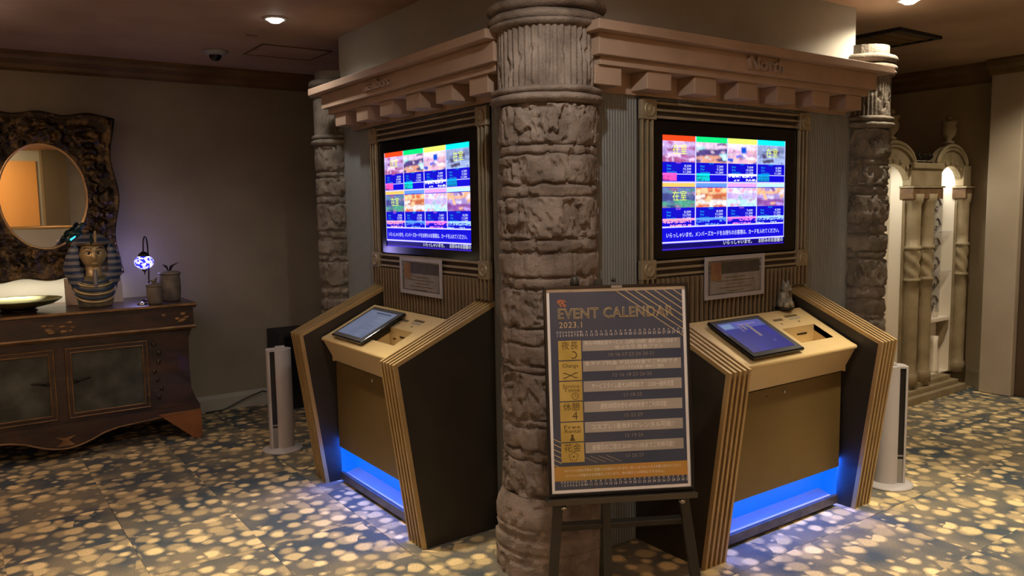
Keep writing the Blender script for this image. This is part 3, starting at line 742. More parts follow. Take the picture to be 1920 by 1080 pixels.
# ================================================================ POSTER AND EASEL
PY, PT = math.radians(-29.0), math.radians(6.63)
pc = Vector((1.9326, 2.0649, .8969))
def poster():
    root = empty('event_poster', pc, PY, -PT); tag(root, 'framed dark blue event calendar poster standing on the easel', 'poster')
    w, h = .53, .745; a, b = -w/2, w/2; z0, z1 = -h/2, h/2
    f = .011
    MB().box(a, b, -.012, .006, z1-f, z1).box(a, b, -.012, .006, z0, z0+f).box(a, a+f, -.012, .006, z0+f, z1-f).box(b-f, b, -.012, .006, z0+f, z1-f).build('outer_frame', M['black'], root, bevel=.002)
    MB().box(a+f, b-f, .0, .006, z0+f, z1-f).build('backing_board', M['black_matt'], root)
    MB().box(a+f, b-f, -.002, 0, z0+f, z1-f).build('white_border', M['paper'], root)
    g = f+.011; A, B, Z0, Z1 = a+g, b-g, z0+g, z1-g; PW, PH = B-A, Z1-Z0
    sheet = MB().box(A, B, -.003, -.002, Z0, Z1).build('poster_sheet', mat('poster_navy', (.038, .058, .115), .35, 0, (.06, .078, .125), 3, 3), root)
    X = lambda u: A+u*PW
    Z = lambda v: Z1-v*PH
    y = -.0032
    def quad(name, pts, m, dy=0):
        mb = MB(); v = [mb.bm.verts.new((p[0], y-dy, p[1])) for p in pts]; mb.bm.faces.new(v); return mb.build(name, m, sheet)
    # golden diagonal lines, top right and bottom left
    mb = MB()
    def line(u0, v0, u1, v1, t, dy=.0002):
        p, q = Vector((X(u0), Z(v0))), Vector((X(u1), Z(v1))); n = (q-p).normalized(); n = Vector((-n.y, n.x))*t/2
        mb.bm.faces.new([mb.bm.verts.new((c.x, y-dy, c.y)) for c in (p-n, q-n, q+n, p+n)])
    for i in range(7):
        u = .50+i*.072; L = min(1-u, 9); line(u, 0, 1.0, (1-u)*.48, .0028)
    for i in range(6): line(.0, .74+i*.026, .055+.0, .76+i*.026, .0025)
    for i in range(4): line(.21+i*.06, .835, .21+i*.06+.11, .868, .0012)
    mb.build('diagonal_lines', M['ink_gold'], sheet)['kind'] = 'stuff'
    text('title', [('EVENT CALENDAR', X(.055), Z(.112), .052, 'LEFT', 1.05, PW*.87)], M['ink_gold'], sheet, y-.001, 0, .0011)
    text('date_title', [('2023.1', X(.065), Z(.168), .030, 'LEFT', 1.1)], M['ink_gold'], sheet, y-.001)
    # small eye mark and line beside it
    mb = MB(); ex, ez = X(.09), Z(.055)
    for pts in ([(-.016, .006), (-.006, .012), (.010, .008), (.016, .004)], [(-.016, .002), (-.004, .006), (.008, .002), (-.004, -.003), (-.012, -.001)], [(-.006, -.003), (-.004, -.012), (.0, -.010)], [(.004, -.002), (.012, -.008), (.016, -.006)], [(.004, -.008), (.010, -.013), (.015, -.012)]):
        for p, q in zip(pts, pts[1:]):
            P, Q = Vector(p), Vector(q); n = (Q-P).normalized(); n = Vector((-n.y, n.x))*.0016
            mb.bm.faces.new([mb.bm.verts.new((ex+c.x, y-.0004, ez+c.y)) for c in (P-n, Q-n, Q+n, P+n)])
    mb.build('eye_mark', M['ink_orange'], sheet)
    days = [(str(i+1), X(.052+.0 + (i*.0215 if i < 9 else .18+(i-9)*.0365)), None, .0125 if i < 9 else .013, 'CENTER') for i in range(31)]
    wk = '日月火水木金土'
    def days_at(v): return [(d[0], d[1], Z(v), d[3], 'CENTER') for d in days]+[(wk[i % 7], d[1], Z(v-.016), .0085, 'CENTER') for i, d in enumerate(days)]
    text('day_row', days_at(.220), M['ink_white'], sheet, y-.0005); text('day_row', days_at(.978), M['ink_white'], sheet, y-.0005)
    rows = [('夜長', None, '宿泊1時間延長サービス（22時〜25時）最終1泊〜2泊まで', 'ゆったり 夜長プラン', '10·16·17·23·24·30·31'),
            ('Change', None, '全タイプ料金 平日の料金でご利用でき', '上のランクのお部屋へ無料でご案内', '12·16·18·23·26·30'),
            ('Service', 'Time', 'サービスタイム最大26時間まで　12:00〜最終退室', None, '11·18·25'),
            ('休憩', '4', '通常3時間休憩を4時間休憩でご利用可能', None, '15·22·29'),
            ('Free', 'Rental', 'コスプレ1着無料でレンタル可能！', None, '12·19·26'),
            ('花金', None, '金曜日のご宿泊 20:00〜11:00までご利用可能！', None, '13·20·27')]
    tw, td, tg = [], [], []; sq = MB(); br = MB()
    for i, (t1, t2, b1, b2, dd) in enumerate(rows):
        v0 = .246+i*.1035; s = .098
        sq.box(X(.055), X(.225), y-.0006, y, Z(v0+s), Z(v0))
        br.box(X(.235), X(.975), y-.0009, y-.0003, Z(v0+.056), Z(v0+.002))
        jp = t1[0] > 'z'
        td.append((t1, X(.14), Z(v0+(.028 if jp else .024)), .031 if jp else .019, 'CENTER', 1.05, PW*(.125 if jp else .12)))
        if t2 in ('Time', 'Rental'): td.append((t2, X(.145), Z(v0+.045), .019, 'CENTER', 1, PW*.12))
        if t2 == '4': td.append(('4', X(.165), Z(v0+.073), .042, 'CENTER'))
        if b2: tw += [(b1, X(.60), Z(v0+.017), .015, 'CENTER', 1, PW*.70), (b2, X(.66), Z(v0+.042), .015, 'CENTER', 1, PW*.36)]
        else: tw.append((b1, X(.605), Z(v0+.030), .021, 'CENTER', 1, PW*(.62 if i != 3 else .5)))
        tg.append((dd, X(.60), Z(v0+.079), .018, 'CENTER', 1.1))
    sq.build('gold_square', M['gold_sq'], sheet); br.build('grey_bar', M['ink_bar'], sheet)
    text('heading_text', td, M['ink_dark'], sheet, y-.0012); text('offer_text', tw, M['ink_white'], sheet, y-.0014); text('date_text', tg, M['ink_grey'], sheet, y-.0008)
    # icons: crescent arc, crossing arrows, clock, dress, blossom
    ic = MB()
    def arc(u, v, r, a0, a1, t=.0022, n=16, rx=1):
        cx, cz = X(u), Z(v)
        for k in range(n):
            A0, A1 = a0+(a1-a0)*k/n, a0+(a1-a0)*(k+1)/n
            ic.bm.faces.new([ic.bm.verts.new((cx+math.cos(q)*rr*rx, y-.0012, cz+math.sin(q)*rr)) for q, rr in ((A0, r-t/2), (A1, r-t/2), (A1, r+t/2), (A0, r+t/2))])
    def seg(u0, v0, u1, v1, t=.0025):
        p, q = Vector((X(u0), Z(v0))), Vector((X(u1), Z(v1))); n = (q-p).normalized(); n = Vector((-n.y, n.x))*t/2
        ic.bm.faces.new([ic.bm.verts.new((c.x, y-.0012, c.y)) for c in (p-n, q-n, q+n, p+n)])
    r0 = lambda i: .246+i*.1035
    arc(.165, r0(0)+.073, .0115, -2.2, 1.9, .004)
    for s in (1, -1): seg(.10, r0(1)+.073-s*.012, .18, r0(1)+.073+s*.012, .003); seg(.17, r0(1)+.073+s*.012, .195, r0(1)+.073+s*.012, .003); seg(.085, r0(1)+.073-s*.012, .105, r0(1)+.073-s*.012, .003)
    arc(.170, r0(2)+.075, .0115, 0, 2*PI); seg(.170, r0(2)+.066, .170, r0(2)+.076, .002); seg(.170, r0(2)+.076, .185, r0(2)+.076, .002)
    cx, cz = X(.14), Z(r0(4)+.078)
    ic.bm.faces.new([ic.bm.verts.new((cx+a_, y-.0012, cz+b_)) for a_, b_ in ((-.010, -.011), (.010, -.011), (.0035, .004), (.006, .011), (-.006, .011), (-.0035, .004))])
    for k in range(5):
        a_ = PI/2+k*2*PI/5; arc(.145+math.cos(a_)*.0105/PW, r0(5)+.070-math.sin(a_)*.0105/PH, .0060, a_-1.6, a_+1.6, .002, 8)
    arc(.145, r0(5)+.070, .002, 0, 2*PI, .003, 8)
    ic.build('offer_icon', M['ink_dark'], sheet)['kind'] = 'stuff'
    MB().box(A, B, y-.0005, y, Z(.955), Z(.882)).build('orange_ribbon', M['ribbon'], sheet)
    text('ribbon_text', [('※イベント内容は予告なく変更になる場合がございます。詳しくはフロントまでお問い合わせください。', X(.52), Z(.905), .011, 'CENTER', 1, PW*.88),
                         ('※イベント対象外のお部屋もございます。他の割引との併用はできません。', X(.46), Z(.93), .011, 'CENTER', 1, PW*.74)], M['ink_white'], sheet, y-.001)
    MB().box(-.02, .02, -.013, -.010, z1-.012, z1-.002).build('clip', M['silver'], root, bevel=.001)
poster()
def easel():
    root = empty('easel', (pc.x, pc.y, 0), PY); tag(root, 'black wooden easel carrying the event poster before the corner column', 'easel')
    t = math.tan(PT); zb = pc.z-.745/2*math.cos(PT)
    yb = lambda z: (z-pc.z)*t+.012          # back plane of poster at height z
    em = mat('easel_black', (.018, .017, .012), .45, 0, (.028, .026, .018), 8, 3)
    def bar(name, p, q, w, d, m=em):
        p, q = Vector(p), Vector(q); ax = (q-p); L = ax.length; ax.normalize(); X = Vector((1, 0, 0)); X = (X-ax*X.dot(ax)).normalized() if abs(ax.x) < .9 else Vector((0, 0, 1)); Y = ax.cross(X)
        Mx = Matrix((X, Y, ax)).transposed().to_4x4(); Mx.translation = p
        return MB().box(-w/2, w/2, -d/2, d/2, 0, L).build(name, m, root, bevel=.002, M=Mx)
    for s in (-1, 1):
        bar('leg', (s*.285, yb(0)-.045+.03, .0), (s*.15, yb(1.22)+.03, 1.22), .036, .018)
    bar('rear_leg', (0.0, .27, 0), (0, yb(1.2)+.05, 1.2), .034, .018)
    bar('centre_post', (-.055, yb(.02)+.02, .12), (-.055, yb(1.3)+.02, 1.285), .028, .018)
    bar('cross_bar', (-.25, yb(.40)+.03, .405), (.25, yb(.40)+.03, .405), .020, .042)
    bar('cross_bar', (-.18, yb(1.1)+.03, 1.1), (.18, yb(1.1)+.03, 1.1), .020, .035)
    lz = zb-.004
    bar('ledge', (-.275, yb(zb)-.022, lz-.007), (.265, yb(zb)-.022, lz-.007), .014, .06)
    MB().box(-.275, .265, yb(zb)-.054, yb(zb)-.050, lz-.014, lz+.006).build('ledge_lip', mat('lip_metal', (.13, .12, .10), .3, .7), root)
    for s in (-1, 1):
        MB().ball((s*.215+.0, yb(zb)-.03, lz-.032), .011).build('knob', M['chrome'], root, True)
    MB().lathe([(.016, 0), (.018, .015), (.014, .032), (.004, .04)], 14).build('top_clamp', em, root, True, M=Matrix.Translation((-.145, yb(1.27)+.01, 1.262)))
    MB().lathe([(.008, 0), (.009, .008), (.003, .016)], 12).build('top_knob', em, root, True, M=Matrix.Translation((.0, yb(1.27)+.02, 1.275)))
    return root
easel()

# ================================================================ AIR PURIFIERS (slim towers)
def purifier(x, y, rz, label):
    root = empty('tower_fan', (x, y, 0), rz); tag(root, label, 'fan')
    MB().lathe([(.128, 0), (.130, .006), (.122, .014), (.085, .022)], 40).build('base', M['white'], root, True)
    # body: round-backed shell, open at local -X side where the dark air slot is
    pts = [(.010+.068*math.cos(a), .062*math.sin(a)) for a in np.linspace(-2.2, 2.2, 26)]
    MB().prism(pts, 'z', .02, .665).build('tower_body', M['white'], root, 'auto')
    MB().box(-.062, -.028, -.040, .040, .155, .655).build('air_slot', M['black'], root)
    MB().box(-.063, -.027, -.043, .043, .02, .155).build('lower_grille', M['silver'], root, bevel=.002)
    MB().prism([(-.078, -.036), (-.072, -.046), (-.062, -.048), (-.062, .048), (-.072, .046), (-.078, .036)], 'z', .02, .665).build('front_fin', M['white'], root)
    MB().box(-.064, -.02, -.045, .045, .655, .667).build('top_bridge', M['white'], root)
    MB().box(-.02, .04, -.022, .022, .665, .682).build('control_pad', M['white'], root, bevel=.004)
    MB().box(-.01, .02, -.012, .012, .682, .684).build('button_row', M['silver'], root)
    MB().box(-.064, -.026, -.044, .044, .17, .178).build('slot_bridge', M['silver'], root)
    return root
purifier(1.712, 5.02, math.radians(-12), 'white tower fan on a round base left of the left kiosk')
purifier(4.135, 2.275, math.radians(138), 'white tower fan on a round base right of the right kiosk')

# dark cabinet and cable behind the left fan
bc = empty('speaker_cabinet', (2.33, 6.15, 0)); tag(bc, 'black box cabinet against the back wall behind the left fan', 'cabinet')
MB().box(-.27, .27, -.15, .15, .0, .615).build('case', M['black_matt'], bc, bevel=.006)
MB().box(-.24, .24, -.158, -.15, .04, .58).build('front_panel', M['black'], bc, bevel=.004)
tag(MB().tube([(1.55, 6.27, .012), (1.68, 6.25, .02), (1.86, 6.24, .09), (1.98, 6.22, .13), (2.04, 6.15, .12), (2.03, 6.02, .008), (1.9, 5.6, .008), (1.78, 5.2, .008)], .006, 8).build('power_cable', M['black'], None, True), 'thin dark power cable looping off the back wall baseboard', 'cable')

# ================================================================ SIDEBOARD
def sideboard():
    root = empty('sideboard', (.54, 5.93, 0)); tag(root, 'dark antique sideboard with painted landscape doors against the back wall', 'sideboard')
    hw = .825; yf = -.33; yb_ = .36
    # top with stepped moulded edge
    MB().prism([(yf, .944), (yf-.0, .930), (yf+.012, .924), (yf+.012, .910), (yb_, .910), (yb_, .944)], 'x', -hw, hw).build('top_board', M['wood'], root)
    MB().box(-hw-.004, hw+.004, yf-.006, yf+.004, .928, .944).box(hw-.004, hw+.004, yf, yb_, .928, .944).build('top_edge', M['woodedge'], root, bevel=.002)
    MB().box(-hw+.02, hw-.02, yf+.02, yb_, .79, .912).build('drawer_band', M['wood'], root, bevel=.004)
    MB().prism([(yf+.004, .795), (yf+.0, .785), (yf+.02, .770), (yf+.05, .765), (yf+.05, .795)], 'x', -hw+.012, hw-.012).build('waist_moulding', M['woodedge'], root)
    orn = MB(); rs = random.Random(3)
    for i in range(26):
        u = (-.70, 0, .0, .70)[i % 4]+rs.uniform(-.09, .09); orn.ball((u, yf+.020, .85+rs.uniform(-.03, .03)), .014, (rs.uniform(.8, 1.8), .35, rs.uniform(.4, .9)), 8, 6)
    orn.build('carved_ornament', M['woodedge'], root, True)['kind'] = 'stuff'
    # carcass, flaring towards the floor
    z0 = .22
    bm = MB()
    prof = [(.80, .77), (.775, .70), (.77, .5), (.775, .36), (.80, .28), (.825, .235), (.825, .215)]
    pts = [(-x, z) for x, z in prof]+[(x, z) for x, z in prof[::-1]]
    bm.prism(pts, 'y', yf+.06, yb_); bm.build('carcass', M['wood'], root)
    ap = [(-.82, .24), (-.82, .205)]
    ap += [(-.30, .165), (-.22, .145)]+[(-.22+.44*t, .145-.065*math.sin(PI*t)) for t in np.linspace(.08, .92, 12)]+[(.22, .145), (.30, .165), (.82, .205), (.82, .24)]
    MB().prism(ap, 'y', yf+.035, yf+.065).build('apron', M['wood'], root)
    edge = [(p[0], yf+.035, p[1]) for p in ap[1:-1]]
    MB().tube(edge, .006, 6).build('apron_beading', M['woodedge'], root, True)
    MB().prism([(-.05, .10), (.05, .10), (.015, .135), (.055, .16), (0, .15), (-.055, .16), (-.015, .135)], 'y', yf+.025, yf+.036).build('apron_carving', M['woodedge'], root)
    for s in (-1, 1):
        MB().prism([(s*.55, .205), (s*.825, .205), (s*.825, .02), (s*.80, 0), (s*.77, .01)], 'y', yf+.03, yf+.06).build('foot', M['woodfoot'], root, bevel=.003)
        MB().box(s*.80-.03, s*.80+.02, yb_-.08, yb_, 0, .22).build('rear_foot', M['woodfoot'], root)
    for (a, b) in ((-.79, -.545), (-.51, -.03), (.03, .51)):
        if b-a < .3: continue
        d = MB(); z0, z1 = .265, .715; y0 = yf+.045
        fw = .035
        d.box(a, b, y0, y0+.02, z1-fw, z1).box(a, b, y0, y0+.02, z0, z0+fw).box(a, a+fw, y0, y0+.02, z0+fw, z1-fw).box(b-fw, b, y0, y0+.02, z0+fw, z1-fw)
        dd = d.build('door', M['wood'], root, bevel=.003)
        MB().box(a+fw, b-fw, y0+.008, y0+.016, z0+fw, z1-fw).build('painted_panel', M['paint'], dd)
        bd = MB(); r = .005
        for o_ in (.004, fw-.004):
            bd.tube([(a+o_, y0-.001, z0+o_), (b-o_, y0-.001, z0+o_), (b-o_, y0-.001, z1-o_), (a+o_, y0-.001, z1-o_)], r, 6, closed=True)
        bd.build('gilt_beading', M['woodedge'], dd)
        s = 1 if a > 0 else -1; hx = a+fw+.01 if s > 0 else b-fw-.01
        MB().ball((hx, y0-.006, .50), .012).tube([(hx, y0-.008, .495), (hx+s*.05, y0-.010, .51), (hx+s*.09, y0-.008, .515)], [.006, .008, .003], 6).build('handle', M['iron'], dd, True)
    cv = MB()
    for s in (-1, 1):
        for i in range(7): cv.ball((s*(.565+.02*math.sin(i*1.7)), yf+.055, .32+i*.06), .016, (.8, .5, 1.2), 8, 6)
    cv.build('pilaster_carving', M['wood'], root, True)['kind'] = 'stuff'
sideboard()

# ---------------------------------------------------------------- mirror
def mirror():
    root = empty('mirror', (.575, 6.27, 1.672)); tag(root, 'large carved bronze mirror with an oval glass above the sideboard', 'mirror')
    n, m = 240, 30; th = np.arange(n)*2*PI/n; s = np.linspace(0, 1, m)
    c, sn = np.cos(th), np.sin(th); hx, hz = .45, .565
    k = 1/np.maximum(np.abs(c)/hx, np.abs(sn)/hz)
    ox, oz = c*k, sn*k
    ox *= 1+.045*np.cos(oz/hz*2*PI*1.0)*(np.abs(ox) > hx*.98); oz *= 1+.02*np.cos(ox/hx*2*PI*1.5)*(np.abs(oz) > hz*.98)
    ix, iz = c*.255, sn*.345
    # align inner angle to outer direction
    an = np.arctan2(oz/hz, ox/hx); ix, iz = np.cos(an)*.255, np.sin(an)*.345
    S = s[:, None]; PX = ix*(1-S)+ox*S; PZ = iz*(1-S)+oz*S
    rel = fbm(PX*26, PZ*26, 0, 3, 5)
    prof = np.interp(s, [0, .05, .15, .5, .8, .9, .97, 1], [.02, .03, .022, .026, .035, .05, .045, .0])[:, None]
    D = prof+.05*(sst(rel, .35, .68))*np.sin(np.clip(S*1.15, 0, 1)*PI)
    V = np.stack([PX, -D, PZ], -1); V = V[:, ::-1]
    grid('carved_frame', V, n, m, M['bronze'], root, True, True)
    MB().tube([(.262*math.cos(a), -.028, .352*math.sin(a)) for a in np.linspace(0, 2*PI, 65)[:-1]], .008, 8, closed=True).build('gilt_ring', M['giltring'], root, True)
    mb = MB(); mb.bm.faces.new([mb.bm.verts.new((.262*math.cos(a), -.018, .352*math.sin(a))) for a in np.linspace(0, 2*PI, 65)[:-1]]); mb.build('mirror_glass', M['mirror'], root)
    MB().box(-.40, .40, 0.0, .055, -.5, .5).build('back_board', M['black_matt'], root)
    bd = MB(); rs = random.Random(2)
    for (x, z) in ((hx-.035, hz-.05), (-hx+.035, hz-.05), (hx-.035, -hz+.05), (-hx+.035, -hz+.05)): bd.ball((x, -.055, z), .02, (1, .6, 1))
    bd.build('corner_boss', M['bronze'], root, True)
mirror()
# picture light hidden below the mirror washes the wall behind the plate
light('AREA', (.50, 6.20, 1.09), 2.8, (1, .92, .78), target=(.50, 6.30, .95), shape='RECTANGLE', size=.85, size_y=.02)

# plate
pl = empty('gold_plate', (.36, 5.93, .944)); tag(pl, 'shallow gold dish on a dark foot at the left of the sideboard top', 'plate')
MB().lathe([(.0, .030), (.12, .032), (.20, .048), (.245, .068), (.25, .072), (.24, .064), (.20, .040), (.12, .022), (.0, .020)], 48, cap=False).build('dish', M['plate'], pl, True)
MB().lathe([(.11, 0), (.10, .010), (.10, .024)], 32).build('foot_ring', M['iron'], pl, True)

# ---------------------------------------------------------------- pharaoh bust
def bust():
    root = empty('pharaoh_bust', (.79, 5.83, .944), math.radians(-2)); root.scale = (1.06, 1.0, 1.2); tag(root, 'pharaoh bust with blue striped headdress on the sideboard top', 'bust')
    # local: X right, -Y front; total height .46
    n = 40
    # collar / shoulders
    def sh(a, z): return 1.0
    prof = [(.090, 0), (.098, .012), (.098, .02), (.104, .05), (.112, .085), (.106, .115), (.085, .145), (.058, .17)]
    MB().lathe(prof, n, sx=1.0, sy=.72).build('shoulders', M['bustbody'], root, True)
    for i in range(6):
        r = np.interp(.035+.021*i, [p[1] for p in prof], [p[0] for p in prof])+.002
        MB().tube([(r*math.cos(a), -.72*r*math.sin(a)-.001, .03+.021*i+.035*(1-math.sin(a))) for a in np.linspace(.0, PI, 22)], .0062, 6).build('collar_stripe', M['skin'] if i % 2 == 0 else M['nblue'], root, True)
    # neck and head
    MB().lathe([(.05, .14), (.045, .17), (.045, .22)], 20).build('neck', M['skin'], root, True)
    nu, nv = 40, 34; th = np.linspace(0, 2*PI, nu, endpoint=False); v = np.linspace(-1, 1, nv)
    TH, Vv = np.meshgrid(th, v)
    rad = np.sqrt(np.clip(1-np.abs(Vv)**2.4, 0, 1)); taper = np.where(Vv < 0, 1-.32*np.abs(Vv)**1.5, 1)
    HX = .074*rad*taper*np.cos(TH); HY = .068*rad*(np.where(Vv < 0, 1-.12*np.abs(Vv), 1))*np.sin(TH); HZ = .285+.085*Vv
    front = np.clip(-np.sin(TH), 0, 1)
    g = lambda x0, z0, sx, sz: np.exp(-((HX-x0)/sx)**2-((HZ-z0)/sz)**2)*front
    HY = HY-.024*g(0, .268, .010, .016)*1.0-.012*g(0, .285, .007, .03)-.007*g(0, .238, .02, .007)-.006*g(0, .225, .016, .006)-.008*g(0, .208, .018, .012)
    HY = HY+.009*g(-.026, .296, .015, .010)+.009*g(.026, .296, .015, .010)-.006*g(-.028, .315, .022, .007)-.006*g(.028, .315, .022, .007)
    HY = HY-.004*g(-.036, .26, .015, .018)-.004*g(.036, .26, .015, .018)
    grid('face', np.stack([HX, HY, HZ], -1), nu, nv, M['skin'], root, True, True)
    for s in (-1, 1):
        MB().ball((s*.026, -.052, .296), .011, (1.5, .7, .62), 12, 8).build('eye', M['eyew'], root, True)
        MB().ball((s*.026, -.059, .296), .006, (1, .6, 1), 10, 6).build('pupil', M['kohl'], root, True)
        MB().tube([(s*(.008+.048*t), -.062+.020*t*t, .296+.008*math.sin(t*PI)) for t in np.linspace(0, 1, 8)], .0018, 5).tube([(s*(.008+.048*t), -.062+.020*t*t, .294-.006*math.sin(t*PI)) for t in np.linspace(0, 1, 8)], .0018, 5).build('eye_line', M['kohl'], root, True)
        MB().tube([(s*(.008+.046*t), -.066+.020*t*t, .314+.010*math.sin(t*PI*.8)) for t in np.linspace(0, 1, 8)], .0028, 5).build('eyebrow', M['kohl'], root, True)
        MB().ball((s*.071, -.008, .285), .018, (.4, .8, 1.25), 10, 8).build('ear', M['skin'], root, True)
    MB().ball((0, -.066, .238), .012, (1.5, .5, .38)).build('lips', M['skin'], root, True)
    # beard
    MB().tube([(0, -.058, .206), (0, -.064, .17), (0, -.068, .13), (0, -.074, .105)], [.011, .0135, .015, .013], 10).build('beard', M['ngold'], root, True)
    # nemes: crown dome, wide wings, front lappets, all striped
    def nemes_pt(a, z):
        # half-width of the headdress silhouette by height
        w = np.interp(z, [.06, .10, .14, .18, .22, .26, .30, .34, .37, .39, .402], [.104, .118, .138, .154, .160, .152, .134, .112, .084, .052, .01])
        d = np.interp(z, [.06, .10, .14, .18, .22, .26, .30, .34, .37, .39, .402], [.045, .05, .055, .06, .066, .076, .084, .084, .068, .044, .01])
        return w, d
    zs = np.linspace(.06, .402, 40)
    A = np.linspace(-.10*PI, 1.10*PI, 30)
    stripe_b, stripe_g = MB(), MB()
    for i in range(len(zs)-1):
        tgt = stripe_g if (i % 4 < 2) else stripe_b
        bulge = .005 if i % 4 < 2 else 0
        ring = []
        for z in (zs[i], zs[i+1]):
            w, d = nemes_pt(0, z); w += bulge; d += bulge
            row = []
            # back shell (outer) then return inner front to give thickness
            for a in A: row.append((w*math.cos(a), d*math.sin(a)*(.9 if math.sin(a) > 0 else .35), z))
            iw = .078 if z > .19 else np.interp(z, [.06, .19], [.030, .066])
            if z < .345:
                row = [(row[0][0]*.6+iw*.4, -.040, z), ] + row + [(row[-1][0]*.6-iw*.4, -.040, z)]
                row = [(iw, -.030, z)] + row + [(-iw, -.030, z)]
            else:
                f = (z-.345)/(.402-.345); dd = d
                row = [(w*.5, -.078*(1-f)-.01, z)] + row + [(-w*.5, -.078*(1-f)-.01, z)]
                row = [(0.0001, -.086*(1-f)-.012, z)] + row + [(-.0001, -.086*(1-f)-.012, z)]
            ring.append([tgt.bm.verts.new(p) for p in row])
        for k in range(len(ring[0])-1): tgt.bm.faces.new((ring[0][k], ring[0][k+1], ring[1][k+1], ring[1][k]))
    stripe_b.build('headdress', M['nblue'], root, True); stripe_g.build('headdress_stripes', M['ngold'], root, True)
    MB().tube([(.072*math.cos(a), -.080*math.sin(a), .342+.006*math.sin(a)) for a in np.linspace(0, PI, 14)], .007, 8).build('brow_band', M['skin'], root, True)
    # cobra and vulture on the brow
    MB().tube([(.010, -.082, .345), (.010, -.095, .365), (.010, -.090, .39), (.010, -.10, .408), (.010, -.108, .412)], [.006, .009, .010, .007, .004], 8).build('cobra', M['skin'], root, True)
    MB().tube([(-.012, -.082, .345), (-.012, -.092, .37), (-.012, -.096, .392), (-.012, -.106, .390)], [.006, .008, .007, .002], 8).build('vulture', M['green'], root, True)
bust()
tag(MB().box(.635, .985, 6.02, 6.03, .944, 1.125).build('cream_panel', mat('cream_card', (.62, .55, .42), .6), None, bevel=.002), 'cream panel standing on the sideboard behind the pharaoh bust', 'panel')
# dark green ornament perched by the mirror with a reflected turquoise glint made as a glowing streak
og = empty('bird_ornament', (.715, 6.10, .944)); tag(og, 'dark green bird ornament with turquoise glint beside the pharaoh bust', 'ornament')
MB().lathe([(.035, 0), (.036, .01), (.008, .02), (.006, .42)], 14).build('stand', M['iron'], og, True)
MB().ball((.02, 0, .47), .035, (1.2, .8, .9)).tube([(.03, 0, .49), (.055, 0, .525), (.06, -.005, .53)], [.02, .014, .012], 8).ball((.062, 0, .535), .017).build('body', M['green'], og, True)
MB().tube([(.075, 0, .535), (.092, 0, .53)], [.006, .001], 6).build('beak', M['iron'], og, True)
MB().tube([(.02, -.02, .47), (-.02, -.025, .44), (-.045, -.02, .415)], [.012, .022, .006], 8).build('wing', M['green'], og, True)
MB().tube([(.01, -.045, .46), (-.022, -.047, .435)], [.004, .006], 8).build('turquoise_glint', simple_emit('turquoise_glow', (.05, .75, 1), 1.5), og, True)

# ---------------------------------------------------------------- mosaic lamp
def mosaic():
    root = empty('mosaic_lamp', (1.11, 5.90, .944)); tag(root, 'lit blue mosaic glass lamp hanging from a curved iron stand', 'lamp')
    MB().lathe([(.055, 0), (.056, .006), (.04, .014), (.012, .022), (.008, .05)], 24, (.03, .05)).build('base', M['iron'], root, True)
    arc = [(.03, .05, .02), (.034, .06, .12), (.040, .065, .25), (.040, .06, .36)]+[(.020+.020*math.cos(a)-.0, .03+.03*math.cos(a), .37+.075*math.sin(a)) for a in np.linspace(0, PI, 12)]+[(-.002, 0, .34)]
    MB().tube(arc, .005, 8).build('curved_stem', M['iron'], root, True)
    MB().lathe([(.012, .345), (.030, .330), (.038, .318), (.036, .312)], 20).build('cap', M['iron'], root, True)
    m, nt, b = nm('mosaic_glass'); L = nt.links.new
    tc = N(nt, 'ShaderNodeTexCoord'); v = N(nt, 'ShaderNodeTexVoronoi'); v.inputs['Scale'].default_value = 62; L(tc.outputs['Object'], v.inputs['Vector'])
    s = N(nt, 'ShaderNodeSeparateColor'); L(v.outputs['Color'], s.inputs[0])
    r = N(nt, 'ShaderNodeValToRGB'); r.color_ramp.interpolation = 'CONSTANT'; r.color_ramp.elements[0].color = (.02, .02, .75, 1); r.color_ramp.elements[1].position = .38; r.color_ramp.elements[1].color = (.45, .45, 1, 1)
    e = r.color_ramp.elements.new(.7); e.color = (.75, .72, 1, 1); L(s.outputs[0], r.inputs[0])
    L(r.outputs[0], b.inputs['Emission Color']); L(r.outputs[0], b.inputs['Base Color']); b.inputs['Emission Strength'].default_value = 1.6
    MB().lathe([(.034, .314), (.050, .302), (.060, .285), (.062, .270), (.056, .252), (.042, .236), (.020, .226)], 30).build('glass_globe', m, root, True)
    MB().lathe([(.020, .228), (.022, .220), (.014, .212), (.006, .206), (.004, .190), (.0, .186)], 16, cap=False).build('finial', M['chrome'], root, True)
    light('POINT', (1.10, 6.06, 1.20), 2.6, (.45, .38, 1), shadow_soft_size=.06)
mosaic()
def jar(x, y, r, h, label, fn):
    root = empty('lidded_jar', (x, y, .944)); tag(root, label, 'jar')
    MB().lathe([(r*.82, 0), (r*.9, .01), (r*.98, h*.3), (r, h*.7), (r*.94, h*.92), (r*.98, h)], 28).build('body', M['jar'], root, True)
    MB().lathe([(r*1.06, h), (r*1.08, h+.006), (r*.9, h+.016), (r*.3, h+.024)], 28).build('lid', M['jar'], root, True)
    fn(root, h+.022)
def bird_knob(root, z):
    MB().ball((0, 0, z+.012), .014, (1.3, .9, .9)).ball((.014, 0, z+.026), .008).tube([(-.012, 0, z+.014), (-.035, 0, z+.022)], [.006, .002], 6).build('bird_knob', M['jar'], root, True)
def sprig(root, z):
    for a, l in ((.2, .07), (1.0, .05), (2.2, .06), (3.6, .05), (5.0, .055)):
        MB().tube([(0, 0, z-.01), (math.cos(a)*l*.4, math.sin(a)*l*.3, z+l*.55), (math.cos(a)*l, math.sin(a)*l*.5, z+l*.8)], [.003, .006, .001], 6).build('leaf', M['iron'], root, True)
jar(1.125, 5.70, .050, .120, 'small clay jar with a knob lid, in front of the larger jar', bird_knob)
jar(1.255, 5.84, .070, .185, 'larger clay jar topped with leafy sprig at the sideboard end', sprig)
